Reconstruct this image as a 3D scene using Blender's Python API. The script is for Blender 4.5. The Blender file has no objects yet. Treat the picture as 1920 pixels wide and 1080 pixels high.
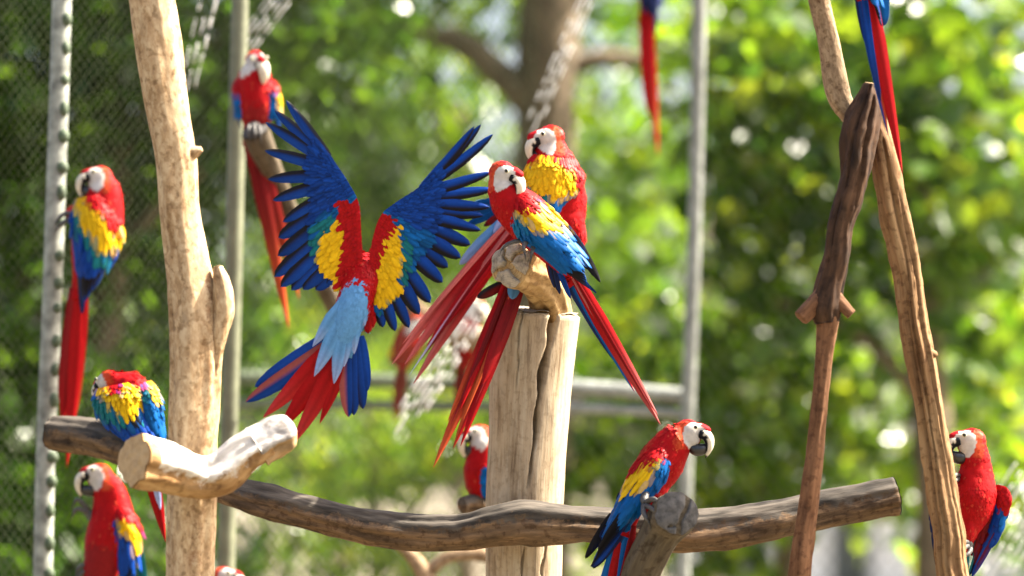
import bpy, math, random
import numpy as np
from mathutils import Vector, noise as mnoise

random.seed(7)
rng = np.random.default_rng(7)
sc = bpy.context.scene
COL = sc.collection
R = math.radians

# ------------------------------------------------------------------ camera
PITCH = R(4.0)
CAM = np.array([0.0, 0.0, 1.7])
VF = np.array([0.0, math.cos(PITCH), math.sin(PITCH)])
VR = np.array([1.0, 0.0, 0.0])
VU = np.array([0.0, -math.sin(PITCH), math.cos(PITCH)])
LENS, SENSOR = 100.0, 36.0
cam_data = bpy.data.cameras.new('camera')
cam = bpy.data.objects.new('camera', cam_data)
COL.objects.link(cam)
cam.location = CAM
cam.rotation_euler = (R(90) + PITCH, 0, 0)
cam_data.lens = LENS
cam_data.sensor_width = SENSOR
cam_data.clip_end = 2000
cam_data.dof.use_dof = True
cam_data.dof.focus_distance = 7.88
cam_data.dof.aperture_fstop = 1.0
cam_data.dof.aperture_blades = 0
sc.camera = cam

# ------------------------------------------------------------------ sky and sun
SUN_EL, SUN_AZ = R(47), R(80)          # azimuth measured from +Y towards +X
world = bpy.data.worlds.new('World')
sc.world = world
world.use_nodes = True
wn = world.node_tree
for n in list(wn.nodes):
    wn.nodes.remove(n)
sky = wn.nodes.new('ShaderNodeTexSky')
sky.sky_type = 'NISHITA'
sky.sun_disc = False
sky.sun_elevation = SUN_EL
sky.sun_rotation = SUN_AZ
sky.air_density = 1.0
sky.dust_density = 7.0
sky.ozone_density = 0.3
bg = wn.nodes.new('ShaderNodeBackground')
bg.inputs['Strength'].default_value = 0.088
wo = wn.nodes.new('ShaderNodeOutputWorld')
wn.links.new(sky.outputs[0], bg.inputs[0])
wn.links.new(bg.outputs[0], wo.inputs[0])
sun_d = bpy.data.lights.new('sun', 'SUN')
sun_d.energy = 5.0
sun_d.angle = R(0.6)
sun_d.color = (1.0, 0.91, 0.76)
sun = bpy.data.objects.new('sun', sun_d)
COL.objects.link(sun)
to_sun = Vector((math.cos(SUN_EL) * math.sin(SUN_AZ), math.cos(SUN_EL) * math.cos(SUN_AZ), math.sin(SUN_EL)))
sun.rotation_euler = to_sun.to_track_quat('Z', 'Y').to_euler()
sun.location = (6, 4, 12)
sc.view_settings.view_transform = 'Standard'
sc.view_settings.look = 'None'
sc.view_settings.exposure = 2.45
sc.view_settings.gamma = 1.0
sc.render.engine = 'CYCLES'
sc.cycles.use_denoising = True
sc.cycles.max_bounces = 8
sc.cycles.transmission_bounces = 4
sc.cycles.sample_clamp_indirect = 6

# ------------------------------------------------------------------ pixel space helpers
PXU = SENSOR / LENS / 1920.0            # size of a pixel (1920 frame) at depth 1

def W(p, D):
    """(x right px, y down px, z towards the camera px) around depth D -> world metres"""
    p = np.atleast_2d(np.asarray(p, float))
    d = D - p[:, 2] * PXU * D
    return CAM + VF * d[:, None] + VR * ((p[:, 0] - 960) * PXU * d)[:, None] + VU * ((540 - p[:, 1]) * PXU * d)[:, None]

def invW(w, D):
    q = np.atleast_2d(w) - CAM
    d = q @ VF
    return np.stack([960 + (q @ VR) / (PXU * d), 540 - (q @ VU) / (PXU * d), (D - d) / (PXU * D)], 1)

def P(x, y, d):
    return W([[x, y, 0]], d)[0]

def V3(*a):
    return np.array(a, float)

def unit(v):
    v = np.asarray(v, float)
    return v / (np.linalg.norm(v) + 1e-9)

def catmull(pts, n):
    pts = np.asarray(pts, float)
    if len(pts) == 2:
        return pts[0] + (pts[1] - pts[0]) * np.linspace(0, 1, n)[:, None]
    ext = np.vstack([2 * pts[0] - pts[1], pts, 2 * pts[-1] - pts[-2]])
    m = len(pts) - 1
    out = []
    for s in np.linspace(0, m, n):
        i = min(int(s), m - 1)
        f = s - i
        p0, p1, p2, p3 = ext[i:i + 4]
        out.append(0.5 * ((2 * p1) + (-p0 + p2) * f + (2 * p0 - 5 * p1 + 4 * p2 - p3) * f * f + (-p0 + 3 * p1 - 3 * p2 + p3) * f ** 3))
    return np.array(out)

def inpoly(x, y, poly):
    c = False
    j = len(poly) - 1
    for i in range(len(poly)):
        xi, yi = poly[i]
        xj, yj = poly[j]
        if (yi > y) != (yj > y) and x < (xj - xi) * (y - yi) / (yj - yi + 1e-12) + xi:
            c = not c
        j = i
    return c

# ------------------------------------------------------------------ object helpers
def empty(name, loc, label, cat, group=None):
    o = bpy.data.objects.new(name, None)
    o.empty_display_size = 0.05
    COL.objects.link(o)
    o.location = loc
    o['label'] = label
    o['category'] = cat
    if group:
        o['group'] = group
    return o

class Geo:
    def __init__(s):
        s.v, s.f, s.c, s.a = [], [], [], []
        s.n = 0
    def add(s, v, f, c=None, a=None):
        v = np.asarray(v, float)
        s.v.append(v)
        s.f += [tuple(int(i) + s.n for i in q) for q in f]
        k = len(v)
        if c is not None:
            c = np.asarray(c, float)
            s.c.append(np.broadcast_to(c, (k, 3)) if c.ndim == 1 else c)
        if a is not None:
            s.a.append(np.asarray(a, float))
        s.n += k
    def build(s, name, mat, parent=None, origin=None, smooth=True, D=None, kind=None):
        v = np.vstack(s.v)
        if D is not None:
            v = W(v, D)
        if origin is not None:
            v = v - np.asarray(origin)
        me = bpy.data.meshes.new(name)
        me.from_pydata(v.tolist(), [], s.f)
        if s.c:
            setcol(me, np.vstack(s.c))
        if s.a:
            a = np.vstack(s.a)
            at = me.attributes.new('grain', 'FLOAT_VECTOR', 'POINT')
            at.data.foreach_set('vector', a[:, :3].astype(np.float32).ravel())
            if a.shape[1] > 3:
                at = me.attributes.new('mask', 'FLOAT', 'POINT')
                at.data.foreach_set('value', a[:, 3].astype(np.float32))
        if smooth:
            me.polygons.foreach_set('use_smooth', [True] * len(me.polygons))
        me.materials.append(mat)
        me.update()
        o = bpy.data.objects.new(name, me)
        COL.objects.link(o)
        if parent is not None:
            o.parent = parent
        if kind:
            o['kind'] = kind
        return o

def setcol(me, c):
    at = me.attributes.new('Col', 'FLOAT_COLOR', 'POINT')
    c4 = np.ones((len(c), 4), np.float32)
    c4[:, :3] = np.clip(c, 0, 1)
    at.data.foreach_set('color', c4.ravel())

# ------------------------------------------------------------------ materials
def newmat(name):
    m = bpy.data.materials.new(name)
    m.use_nodes = True
    nt = m.node_tree
    b = nt.nodes['Principled BSDF']
    return m, nt, b

def nd(nt, t, **kw):
    n = nt.nodes.new(t)
    for k, v in kw.items():
        if k in n.inputs.keys():
            n.inputs[k].default_value = v
        else:
            setattr(n, k, v)
    return n

def ramp(nt, fac, stops):
    r = nt.nodes.new('ShaderNodeValToRGB')
    e = r.color_ramp.elements
    while len(e) < len(stops):
        e.new(0.5)
    for i, (p, c) in enumerate(stops):
        e[i].position = p
        e[i].color = (*c, 1) if len(c) == 3 else c
    nt.links.new(fac, r.inputs[0])
    return r.outputs[0]

def mixc(nt, fac, a, b, mode='MIX'):
    m = nt.nodes.new('ShaderNodeMix')
    m.data_type = 'RGBA'
    m.blend_type = mode
    for sock, val in ((m.inputs[0], fac), (m.inputs[6], a), (m.inputs[7], b)):
        if hasattr(val, 'links'):
            nt.links.new(val, sock)
        else:
            sock.default_value = val if not isinstance(val, tuple) else (*val, 1)[:4]
    return m.outputs[2]

def mat_plumage(name, rough=0.55, noise_scale=90, var=0.35):
    m, nt, b = newmat(name)
    at = nd(nt, 'ShaderNodeAttribute', attribute_name='Col')
    tc = nd(nt, 'ShaderNodeTexCoord')
    n1 = nd(nt, 'ShaderNodeTexNoise', Scale=noise_scale, Detail=3.0)
    nt.links.new(tc.outputs['Object'], n1.inputs['Vector'])
    v = ramp(nt, n1.outputs[0], [(0.3, (0.71 * (1 - var),) * 3), (0.7, (0.71 * (1 + var * 0.5),) * 3)])
    c = mixc(nt, 1.0, at.outputs['Color'], v, 'MULTIPLY')
    nt.links.new(c, b.inputs['Base Color'])
    n2 = nd(nt, 'ShaderNodeTexNoise', Scale=noise_scale * 3.5, Detail=2.0)
    nt.links.new(tc.outputs['Object'], n2.inputs['Vector'])
    bp = nd(nt, 'ShaderNodeBump', Strength=0.12, Distance=0.002)
    nt.links.new(n2.outputs[0], bp.inputs['Height'])
    nt.links.new(bp.outputs[0], b.inputs['Normal'])
    b.inputs['Roughness'].default_value = rough
    b.inputs['Specular IOR Level'].default_value = 0.08
    return m

def mat_plain(name, col, rough=0.5, spec=0.5, metallic=0.0, var=0.2, scale=40):
    m, nt, b = newmat(name)
    tc = nd(nt, 'ShaderNodeTexCoord')
    n1 = nd(nt, 'ShaderNodeTexNoise', Scale=float(scale), Detail=4.0)
    nt.links.new(tc.outputs['Object'], n1.inputs['Vector'])
    c = ramp(nt, n1.outputs[0], [(0.3, tuple(x * (1 - var) for x in col)), (0.7, tuple(min(1, x * (1 + var)) for x in col))])
    nt.links.new(c, b.inputs['Base Color'])
    b.inputs['Roughness'].default_value = rough
    b.inputs['Specular IOR Level'].default_value = spec
    b.inputs['Metallic'].default_value = metallic
    return m

def mat_wood(name, light, mid, dark, patch=6.0, fine=60.0, stretch=0.10, dark_pos=0.36, mask_col=None, bump=0.5, speck=0.8, mask_lo=0.5):
    """grain runs along the branch (attribute 'grain'); 'mask' marks weathered upper sides or droppings"""
    m, nt, b = newmat(name)
    at = nd(nt, 'ShaderNodeAttribute', attribute_name='grain')
    mp = nd(nt, 'ShaderNodeMapping')
    mp.inputs['Scale'].default_value = (1, 1, stretch)
    nt.links.new(at.outputs['Vector'], mp.inputs['Vector'])
    n1 = nd(nt, 'ShaderNodeTexNoise', Scale=fine, Detail=5.0, Roughness=0.65)
    nt.links.new(mp.outputs[0], n1.inputs['Vector'])
    mp2 = nd(nt, 'ShaderNodeMapping')
    mp2.inputs['Scale'].default_value = (1, 1, 0.45)
    nt.links.new(at.outputs['Vector'], mp2.inputs['Vector'])
    n2 = nd(nt, 'ShaderNodeTexNoise', Scale=patch, Detail=5.0, Roughness=0.6)
    nt.links.new(mp2.outputs[0], n2.inputs['Vector'])
    c1 = ramp(nt, n1.outputs[0], [(0.34, dark), (dark_pos + 0.11, mid), (0.60, light)])
    c2 = ramp(nt, n2.outputs[0], [(0.36, tuple(0.6 * x for x in mid)), (0.47, tuple(0.5 * (x + y) for x, y in zip(mid, light))), (0.60, light)])
    c = mixc(nt, 0.5, c1, c2)
    n3 = nd(nt, 'ShaderNodeTexNoise', Scale=fine * 0.9, Detail=3.0)
    nt.links.new(at.outputs['Vector'], n3.inputs['Vector'])
    sp = ramp(nt, n3.outputs[0], [(0.36, tuple(0.55 * x + 0.0 for x in (1, 0.9, 0.8))), (0.46, (1, 1, 1))])
    c = mixc(nt, speck, c, sp, 'MULTIPLY')
    if mask_col is not None:
        mk = nd(nt, 'ShaderNodeAttribute', attribute_name='mask')
        n4 = nd(nt, 'ShaderNodeTexNoise', Scale=34.0, Detail=6.0, Roughness=0.75)
        nt.links.new(at.outputs['Vector'], n4.inputs['Vector'])
        ad = nd(nt, 'ShaderNodeMath', operation='MULTIPLY_ADD')
        nt.links.new(n4.outputs[0], ad.inputs[0])
        ad.inputs[1].default_value = 1.1
        nt.links.new(mk.outputs['Fac'], ad.inputs[2])
        f = ramp(nt, ad.outputs[0], [(0.84, (0, 0, 0)), (1.10, (1, 1, 1))])
        n5 = nd(nt, 'ShaderNodeTexNoise', Scale=45.0, Detail=4.0)
        nt.links.new(mp.outputs[0], n5.inputs['Vector'])
        mc = ramp(nt, n5.outputs[0], [(0.36, tuple(mask_lo * x for x in mask_col)), (0.62, mask_col)])
        c = mixc(nt, f, c, mc)
    c = mixc(nt, 1.0, c, (0.72, 0.72, 0.72), 'MULTIPLY')
    nt.links.new(c, b.inputs['Base Color'])
    bp = nd(nt, 'ShaderNodeBump', Strength=bump, Distance=0.004)
    nt.links.new(n1.outputs[0], bp.inputs['Height'])
    nt.links.new(bp.outputs[0], b.inputs['Normal'])
    b.inputs['Roughness'].default_value = 0.8
    b.inputs['Specular IOR Level'].default_value = 0.2
    return m

def mat_endgrain(name, light, dark):
    m, nt, b = newmat(name)
    at = nd(nt, 'ShaderNodeAttribute', attribute_name='grain')
    wv = nd(nt, 'ShaderNodeTexWave', Scale=70.0, Distortion=2.5, Detail=3.0)
    wv.wave_type = 'RINGS'
    wv.rings_direction = 'Z'
    nt.links.new(at.outputs['Vector'], wv.inputs['Vector'])
    n = nd(nt, 'ShaderNodeTexNoise', Scale=38.0, Detail=6.0, Roughness=0.7)
    nt.links.new(at.outputs['Vector'], n.inputs['Vector'])
    c = ramp(nt, n.outputs[0], [(0.32, dark), (0.55, light)])
    w = ramp(nt, wv.outputs[0], [(0.2, (0.72, 0.7, 0.68)), (0.7, (1, 1, 1))])
    nt.links.new(mixc(nt, 0.7, c, w, 'MULTIPLY'), b.inputs['Base Color'])
    bp = nd(nt, 'ShaderNodeBump', Strength=0.5, Distance=0.004)
    nt.links.new(n.outputs[0], bp.inputs['Height'])
    nt.links.new(bp.outputs[0], b.inputs['Normal'])
    b.inputs['Roughness'].default_value = 0.85
    return m

def mat_leaf(name, trans=0.5, gloss=0.27):
    m, nt, b = newmat(name)
    at = nd(nt, 'ShaderNodeAttribute', attribute_name='Col')
    nt.links.new(at.outputs['Color'], b.inputs['Base Color'])
    b.inputs['Roughness'].default_value = gloss
    b.inputs['Specular IOR Level'].default_value = 0.5
    tr = nd(nt, 'ShaderNodeBsdfTranslucent')
    tc = mixc(nt, 1.0, at.outputs['Color'], (2.6, 2.2, 0.9), 'MULTIPLY')
    nt.links.new(tc, tr.inputs[0])
    ms = nd(nt, 'ShaderNodeMixShader')
    ms.inputs[0].default_value = trans
    nt.links.new(b.outputs[0], ms.inputs[1])
    nt.links.new(tr.outputs[0], ms.inputs[2])
    nt.links.new(ms.outputs[0], nt.nodes['Material Output'].inputs[0])
    return m

M_BODY = mat_plumage('plumage_body', 0.65, 70, 0.16)
M_FEATH = mat_plumage('plumage_feather', 0.45, 120, 0.10)
M_BEAK_UP = mat_plumage('beak_horn', 0.3, 60, 0.12)
M_BEAK_LO = mat_plain('beak_black', (0.018, 0.017, 0.017), 0.3)
M_EYE = mat_plain('eye_iris', (0.62, 0.60, 0.42), 0.1, var=0.05)
M_PUPIL = mat_plain('eye_pupil', (0.006, 0.006, 0.006), 0.05, var=0.0)
M_FOOT = mat_plain('foot_skin', (0.055, 0.052, 0.05), 0.6, var=0.4, scale=150)
M_CLAW = mat_plain('claw', (0.02, 0.02, 0.02), 0.3)
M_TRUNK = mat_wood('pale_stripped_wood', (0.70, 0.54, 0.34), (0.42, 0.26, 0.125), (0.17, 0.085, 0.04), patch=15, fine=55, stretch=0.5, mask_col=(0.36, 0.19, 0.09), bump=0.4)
M_CROSS = mat_wood('limed_wood', (0.52, 0.34, 0.16), (0.34, 0.18, 0.065), (0.12, 0.055, 0.02), patch=11, fine=40, stretch=0.3, mask_col=(0.84, 0.78, 0.70), bump=0.7, mask_lo=0.6)
M_POST = mat_wood('post_wood', (0.58, 0.48, 0.34), (0.42, 0.31, 0.19), (0.12, 0.07, 0.04), patch=11, fine=70, stretch=0.07, dark_pos=0.34, bump=0.6, speck=0.35)
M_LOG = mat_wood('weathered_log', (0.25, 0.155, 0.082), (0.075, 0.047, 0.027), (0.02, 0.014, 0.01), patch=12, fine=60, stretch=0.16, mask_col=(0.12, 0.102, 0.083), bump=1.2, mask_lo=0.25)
M_STUB = mat_wood('perch_wood', (0.60, 0.42, 0.20), (0.42, 0.25, 0.10), (0.15, 0.08, 0.03), patch=16, fine=45, stretch=0.5, bump=0.5)
M_GREYSTUB = mat_wood('grey_stub_wood', (0.15, 0.12, 0.08), (0.08, 0.06, 0.036), (0.03, 0.022, 0.016), patch=14, fine=55, stretch=0.12, bump=0.9)
M_DARKBR = mat_wood('dark_branch_wood', (0.11, 0.055, 0.027), (0.032, 0.017, 0.010), (0.010, 0.006, 0.004), patch=14, fine=50, stretch=0.14, bump=0.7)
M_TANBR = mat_wood('tan_branch_wood', (0.40, 0.25, 0.12), (0.22, 0.11, 0.045), (0.08, 0.035, 0.012), patch=10, fine=60, stretch=0.06, bump=0.9)
M_STICK = mat_wood('brown_stick_wood', (0.26, 0.13, 0.065), (0.16, 0.07, 0.03), (0.05, 0.02, 0.01), patch=14, fine=60, stretch=0.2, bump=0.5)
M_SPECK = mat_wood('speckled_branch_wood', (0.46, 0.34, 0.21), (0.24, 0.15, 0.08), (0.08, 0.045, 0.025), patch=16, fine=90, stretch=0.4, bump=0.6)
M_END_G = mat_endgrain('grey_end_grain', (0.34, 0.29, 0.22), (0.07, 0.06, 0.05))
M_END_D = mat_endgrain('dark_end_grain', (0.085, 0.08, 0.075), (0.02, 0.019, 0.018))
M_END_T = mat_endgrain('tan_end_grain', (0.44, 0.30, 0.15), (0.30, 0.19, 0.09))
M_CRACK = mat_plain('crack_dark', (0.012, 0.009, 0.007), 0.9)
M_POLE = mat_plain('galvanised_pole', (0.22, 0.235, 0.215), 0.5, var=0.3, scale=14)
M_POLE_O = mat_plain('olive_pole', (0.125, 0.135, 0.085), 0.5, var=0.3, scale=14)
M_POLE_W = mat_plain('white_painted_pole', (0.20, 0.215, 0.19), 0.55, var=0.55, scale=26)
M_SPOT = mat_plain('green_spot', (0.05, 0.075, 0.04), 0.7)
M_WIRE = mat_plain('mesh_wire', (0.03, 0.038, 0.018), 0.85, spec=0.15, var=0.3)
M_GLINT = mat_plain('pale_glint', (0.72, 0.72, 0.68), 0.5, var=0.15)
M_LEAF = mat_leaf('leaf')
M_BARK = mat_plain('tree_bark', (0.13, 0.095, 0.06), 0.9, var=0.4, scale=6)
M_BARKG = mat_plain('grey_tree_bark', (0.26, 0.23, 0.19), 0.9, var=0.3, scale=6)
M_GROUND = mat_plain('shaded_earth', (0.12, 0.10, 0.065), 0.95, var=0.3, scale=0.6)  # brown earth coloured dark as if shaded, to cut bounced light
M_WALL = mat_plain('white_wall', (0.74, 0.73, 0.70), 0.8, var=0.08, scale=2)

# ------------------------------------------------------------------ lofted tubes
def frames(c):
    n = len(c)
    t = np.gradient(c, axis=0)
    t /= np.linalg.norm(t, axis=1)[:, None] + 1e-9
    a = np.zeros((n, 3))
    ref = V3(0, 0, 1) if abs(t[0][2]) < 0.9 else V3(1, 0, 0)
    a[0] = unit(np.cross(t[0], ref))
    for i in range(1, n):
        v = a[i - 1] - t[i] * np.dot(a[i - 1], t[i])
        a[i] = unit(v)
    return t, a, np.cross(t, a)

def loft(c, r1, r2, k=12, cap=True, twist=None):
    """ring loft in whatever space c lives in; r1 and r2 are the two section radii"""
    t, a, b = frames(c)
    if twist is not None:
        b = np.array([unit(np.cross(ti, np.asarray(twist, float))) for ti in t])
        a = np.cross(b, t)
    th = np.linspace(0, 2 * np.pi, k, endpoint=False)
    v = []
    for i in range(len(c)):
        v.append(c[i] + np.outer(np.cos(th) * r1[i], a[i]) + np.outer(np.sin(th) * r2[i], b[i]))
    v = np.vstack(v)
    f = []
    for i in range(len(c) - 1):
        for j in range(k):
            j2 = (j + 1) % k
            f.append((i * k + j, i * k + j2, (i + 1) * k + j2, (i + 1) * k + j))
    if cap:
        n0 = len(v)
        v = np.vstack([v, c[0], c[-1]])
        for j in range(k):
            j2 = (j + 1) % k
            f.append((n0, j2, j))
            f.append((n0 + 1, (len(c) - 1) * k + j, (len(c) - 1) * k + j2))
    return v, f

def wood(name, path, D, mat, parent, origin, k=40, step=0.012, rough=0.05, nscale=9.0, knots=(), crack=None, top=None, oval=1.0, caps=(True, True), lumps=0.0, closed_round=(False, False)):
    """a branch: path rows (x, y, z px, radius px). returns the mesh object and its end frames"""
    path = np.asarray(path, float)
    fine = catmull(path, max(6, len(path) * 12))
    wc = W(fine[:, :3], D)
    d = (wc - CAM) @ VF
    rad = fine[:, 3] * PXU * d
    L = np.concatenate([[0], np.cumsum(np.linalg.norm(np.diff(wc, axis=0), axis=1))])
    n = max(6, int(L[-1] / step))
    s = np.linspace(0, L[-1], n)
    c = np.stack([np.interp(s, L, wc[:, i]) for i in range(3)], 1)
    r = np.interp(s, L, rad)
    for e, idx in ((0, range(n)), (1, range(n - 1, -1, -1))):
        if closed_round[e]:
            for q in idx:
                x = abs(s[q] - s[0 if e == 0 else -1]) / (rad[0 if e == 0 else -1] * 0.8)
                if x < 1:
                    r[q] *= math.sqrt(max(0.02, 1 - (1 - x) ** 2))
    t, a, b = frames(c)
    th = np.linspace(0, 2 * np.pi, k, endpoint=False)
    v = np.zeros((n, k, 3))
    gr = np.zeros((n, k, 4))
    seed = random.random() * 50
    ct, st = np.cos(th), np.sin(th)
    for i in range(n):
        nrm = np.outer(ct, a[i]) + np.outer(st, b[i])
        for j in range(k):
            q = Vector((ct[j] * r[i] * nscale + seed, st[j] * r[i] * nscale, s[i] * nscale * 0.45))
            h = mnoise.noise(q) * rough + mnoise.noise(q * 3.1) * rough * 0.4
            q2 = Vector((ct[j] * 2.5 + seed, st[j] * 2.5, s[i] * 3.0))
            h += mnoise.noise(q2) * lumps
            rr = r[i] * (1 + h)
            for (ks, ka, kw, kh) in knots:
                da = (th[j] - ka + np.pi) % (2 * np.pi) - np.pi
                e = ((s[i] - ks * s[-1]) / kw) ** 2 + (da * r[i] / kw) ** 2
                if e < 9:
                    rr += kh * math.exp(-e)
            if crack is not None:
                for (cs0, cs1, ca, cw, cd, wob) in crack:
                    f = s[i] / s[-1]
                    if cs0 < f < cs1:
                        u = (f - cs0) / (cs1 - cs0)
                        ang = ca + wob * (u - 0.5) + 0.035 * math.sin(u * 8) + 0.012 * math.sin(u * 27)
                        da = (th[j] - ang + np.pi) % (2 * np.pi) - np.pi
                        wdt = cw * min(1, 0.25 + u) * (0.8 + 0.3 * math.sin(u * 23))
                        x = abs(da * r[i]) / wdt
                        if x < 1:
                            rr -= cd * (1 - x * x) * min(1, u * 4)
            v[i, j] = c[i] + nrm[j] * np.array([1, 1, 1]) * rr
            gr[i, j, :3] = (ct[j] * r[i], st[j] * r[i], s[i])
            if top is not None:
                gr[i, j, 3] = top(nrm[j], s[i] / s[-1], v[i, j])
    f = []
    for i in range(n - 1):
        for j in range(k):
            j2 = (j + 1) % k
            f.append((i * k + j, i * k + j2, (i + 1) * k + j2, (i + 1) * k + j))
    vv = v.reshape(-1, 3)
    gg = gr.reshape(-1, 4)
    extra, eg = [], []
    for e, (i, sg) in enumerate(((0, -1), (n - 1, 1))):
        if caps[e]:
            base = len(vv) + len(extra)
            cc = v[i].mean(0)
            for q, fr in enumerate((0.93, 0.5)):
                for j in range(k):
                    p = cc + (v[i, j] - cc) * fr + t[i] * sg * r[i] * (0.05, 0.07)[q]
                    extra.append(p)
                    eg.append((*(gr[i, j, :3] * fr), gr[i, j, 3]))
            extra.append(cc + t[i] * sg * r[i] * 0.07)
            eg.append((0, 0, gr[i, 0, 2], gr[i, 0, 3]))
            for j in range(k):
                j2 = (j + 1) % k
                f.append((i * k + j, i * k + j2, base + j2, base + j))
                f.append((base + j, base + j2, base + k + j2, base + k + j))
                f.append((base + k + j, base + k + j2, base + 2 * k))
    if extra:
        vv = np.vstack([vv, extra])
        gg = np.vstack([gg, eg])
    g = Geo()
    g.add(vv, f, a=gg)
    o = g.build(name, mat, parent, origin)
    return o, (c, r, t, a, b, v)

def cut_face(name, info, end, mat, parent, origin, cracks=(), dome=0.08, tilt=None, k=40, scale=0.97):
    """the sawn end of a branch: a domed disc with wedge cracks cut into it"""
    c, r, t, a, b, v = info
    i, sg = (0, -1) if end == 0 else (len(c) - 1, 1)
    ring = v[i]
    cc = ring.mean(0)
    tt = t[i] * sg
    rings = 12
    kk = len(ring)
    g = Geo()
    vs, gr = [], []
    for q in range(rings + 1):
        fr = scale * (1 - q / rings)
        for j in range(kk):
            p2 = (ring[j] - cc) * fr
            x, y = np.dot(p2, a[i]) / r[i], np.dot(p2, b[i]) / r[i]
            h = r[i] * (0.07 + dome * (1 - fr * fr)) + r[i] * 0.05 * mnoise.noise(Vector((x * 3, y * 3, 4.0)))
            for (x0, y0, x1, y1, w, dep) in cracks:
                ex, ey = x1 - x0, y1 - y0
                u = max(0, min(1, ((x - x0) * ex + (y - y0) * ey) / (ex * ex + ey * ey)))
                wob = 0.05 * math.sin(u * 9 + x0 * 5)
                dd = math.hypot(x - x0 - ex * u + wob, y - y0 - ey * u + wob)
                if dd < w:
                    h -= dep * r[i] * (1 - (dd / w) ** 2)
            vs.append(cc + p2 + tt * h)
            gr.append((x * r[i], y * r[i], 0, 0))
    f = []
    for q in range(rings):
        for j in range(kk):
            j2 = (j + 1) % kk
            f.append((q * kk + j, q * kk + j2, (q + 1) * kk + j2, (q + 1) * kk + j))
    g.add(np.array(vs), f, a=np.array(gr))
    return g.build(name, mat, parent, origin)

# ------------------------------------------------------------------ setting: ground, walls
g = Geo()
g.add([(-400, -60, 0), (400, -60, 0), (400, 900, 0), (-400, 900, 0)], [(0, 1, 2, 3)])
o = g.build('ground', M_GROUND, smooth=False)
o['kind'] = 'structure'
o['label'] = 'brown earth ground under the aviary and trees'

# ------------------------------------------------------------------ macaw colours (base colours, linear)
RED = V3(0.42, 0.005, 0.008)
DRED = V3(0.22, 0.010, 0.012)
PINK = V3(0.66, 0.16, 0.15)
ORANGE = V3(0.62, 0.10, 0.03)
YEL = V3(0.86, 0.52, 0.008)
TEAL = V3(0.01, 0.17, 0.20)
BLUE = V3(0.004, 0.115, 0.40)
DBLUE = V3(0.005, 0.050, 0.30)
NAVY = V3(0.012, 0.022, 0.09)
SKYB = V3(0.13, 0.36, 0.72)
LILAC = V3(0.36, 0.45, 0.78)
BLACK = V3(0.012, 0.012, 0.016)
SKIN = V3(0.64, 0.60, 0.56)
HORN = V3(0.78, 0.70, 0.56)

def prof_round(s):
    w = min(1, 0.5 + 2.0 * s)
    return w * (1 if s < 0.68 else math.sqrt(max(0, 1 - ((s - 0.68) / 0.32) ** 2)))

def prof_long(s):
    return min(1, 0.6 + 1.5 * s) * max(0.0, 1 - s ** 2.2) ** 0.8

def prof_slim(s):
    return min(1, 0.7 + 1.5 * s) * (1 if s < 0.42 else max(0, 1 - ((s - 0.42) / 0.58) ** 2.6) ** 0.62)

SEG_F = (0, .14, .32, .50, .66, .80, .90, .96, 1.0)
SEG_C = (0, .35, .65, .88, 1.0)

def feather(g, b, t, w, n=(0, 0, 1), bow=0.0, lift=0.0, prof=prof_round, cols=None, edge=None, seg=SEG_F, across=2, camber=0.10, jit=0.0, tipfrac=0.8, rach=0.72, ed=0.85):
    b, t = np.asarray(b, float), np.asarray(t, float)
    d = t - b
    L = np.linalg.norm(d)
    u = d / (L + 1e-9)
    sd = unit(np.cross(np.asarray(n, float), u))
    nn = np.cross(u, sd)
    if nn[2] < 0 and abs(np.asarray(n, float)[2]) > 0.3:
        nn, sd = nn, sd
    base, tip = cols if isinstance(cols, tuple) else (cols, cols)
    m = 1 + jit * (random.random() - 0.5) * 2
    vs, cs = [], []
    kk = 2 * across + 1
    for s in seg:
        c = b + d * s + sd * bow * L * (s * s) - sd * bow * L * 0.3 * s + nn * lift * L * math.sin(math.pi * s)
        h = max(w / 2 * prof(s), w * 0.015)
        f = max(0.0, (s - tipfrac) / (1 - tipfrac + 1e-6))
        col = base * (1 - f) + tip * f
        for q in range(kk):
            x = (q - across) / across
            vs.append(c + sd * h * x - nn * camber * w * x * x * (1 if w else 0))
            cc = col
            if edge is not None and x > 0.4:
                cc = edge
            if q == across:
                cc = cc * rach
            elif abs(x) > 0.9:
                cc = cc * ed
            cs.append(cc * m)
    f = []
    for i in range(len(seg) - 1):
        for q in range(kk - 1):
            f.append((i * kk + q, i * kk + q + 1, (i + 1) * kk + q + 1, (i + 1) * kk + q))
    g.add(np.array(vs), f, np.array(cs))

def zone(x, y, zones, default):
    for poly, col in zones:
        if inpoly(x, y, poly):
            return col
    return default

def flights(items, parent, origin, D, name='flight_feather', mat=None):
    for it in items:
        g = Geo()
        feather(g, **it)
        g.build(name, mat or M_FEATH, parent, origin, D=D)

# ---- head model in units of head height: a forward, b up, c sideways
FACE = [(0.60, 0.34), (0.36, 0.43), (0.08, 0.41), (-0.10, 0.24), (-0.14, -0.02), (-0.04, -0.34), (0.14, -0.56), (0.26, -0.50), (0.46, -0.30), (0.58, -0.05)]

class Head:
    def __init__(s, c, h, f, u=(0, 1, 0)):
        s.c = np.asarray(c, float)
        s.h = h
        f = np.array([f[0], -f[1], f[2]], float)
        u = np.array([u[0], -u[1], u[2]], float)
        s.f = unit(f)
        s.s = unit(np.cross(s.f, u))
        s.u = unit(np.cross(s.s, s.f))
        if np.dot(s.u, u) < 0:
            s.u = -s.u
    def p(s, a, b, c=0.0):
        return s.c + s.h * (a * s.f + b * s.u + c * s.s)
    def loc(s, q):
        q = (q - s.c) / s.h
        return np.stack([q @ s.f, q @ s.u, q @ s.s], 1)

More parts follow.
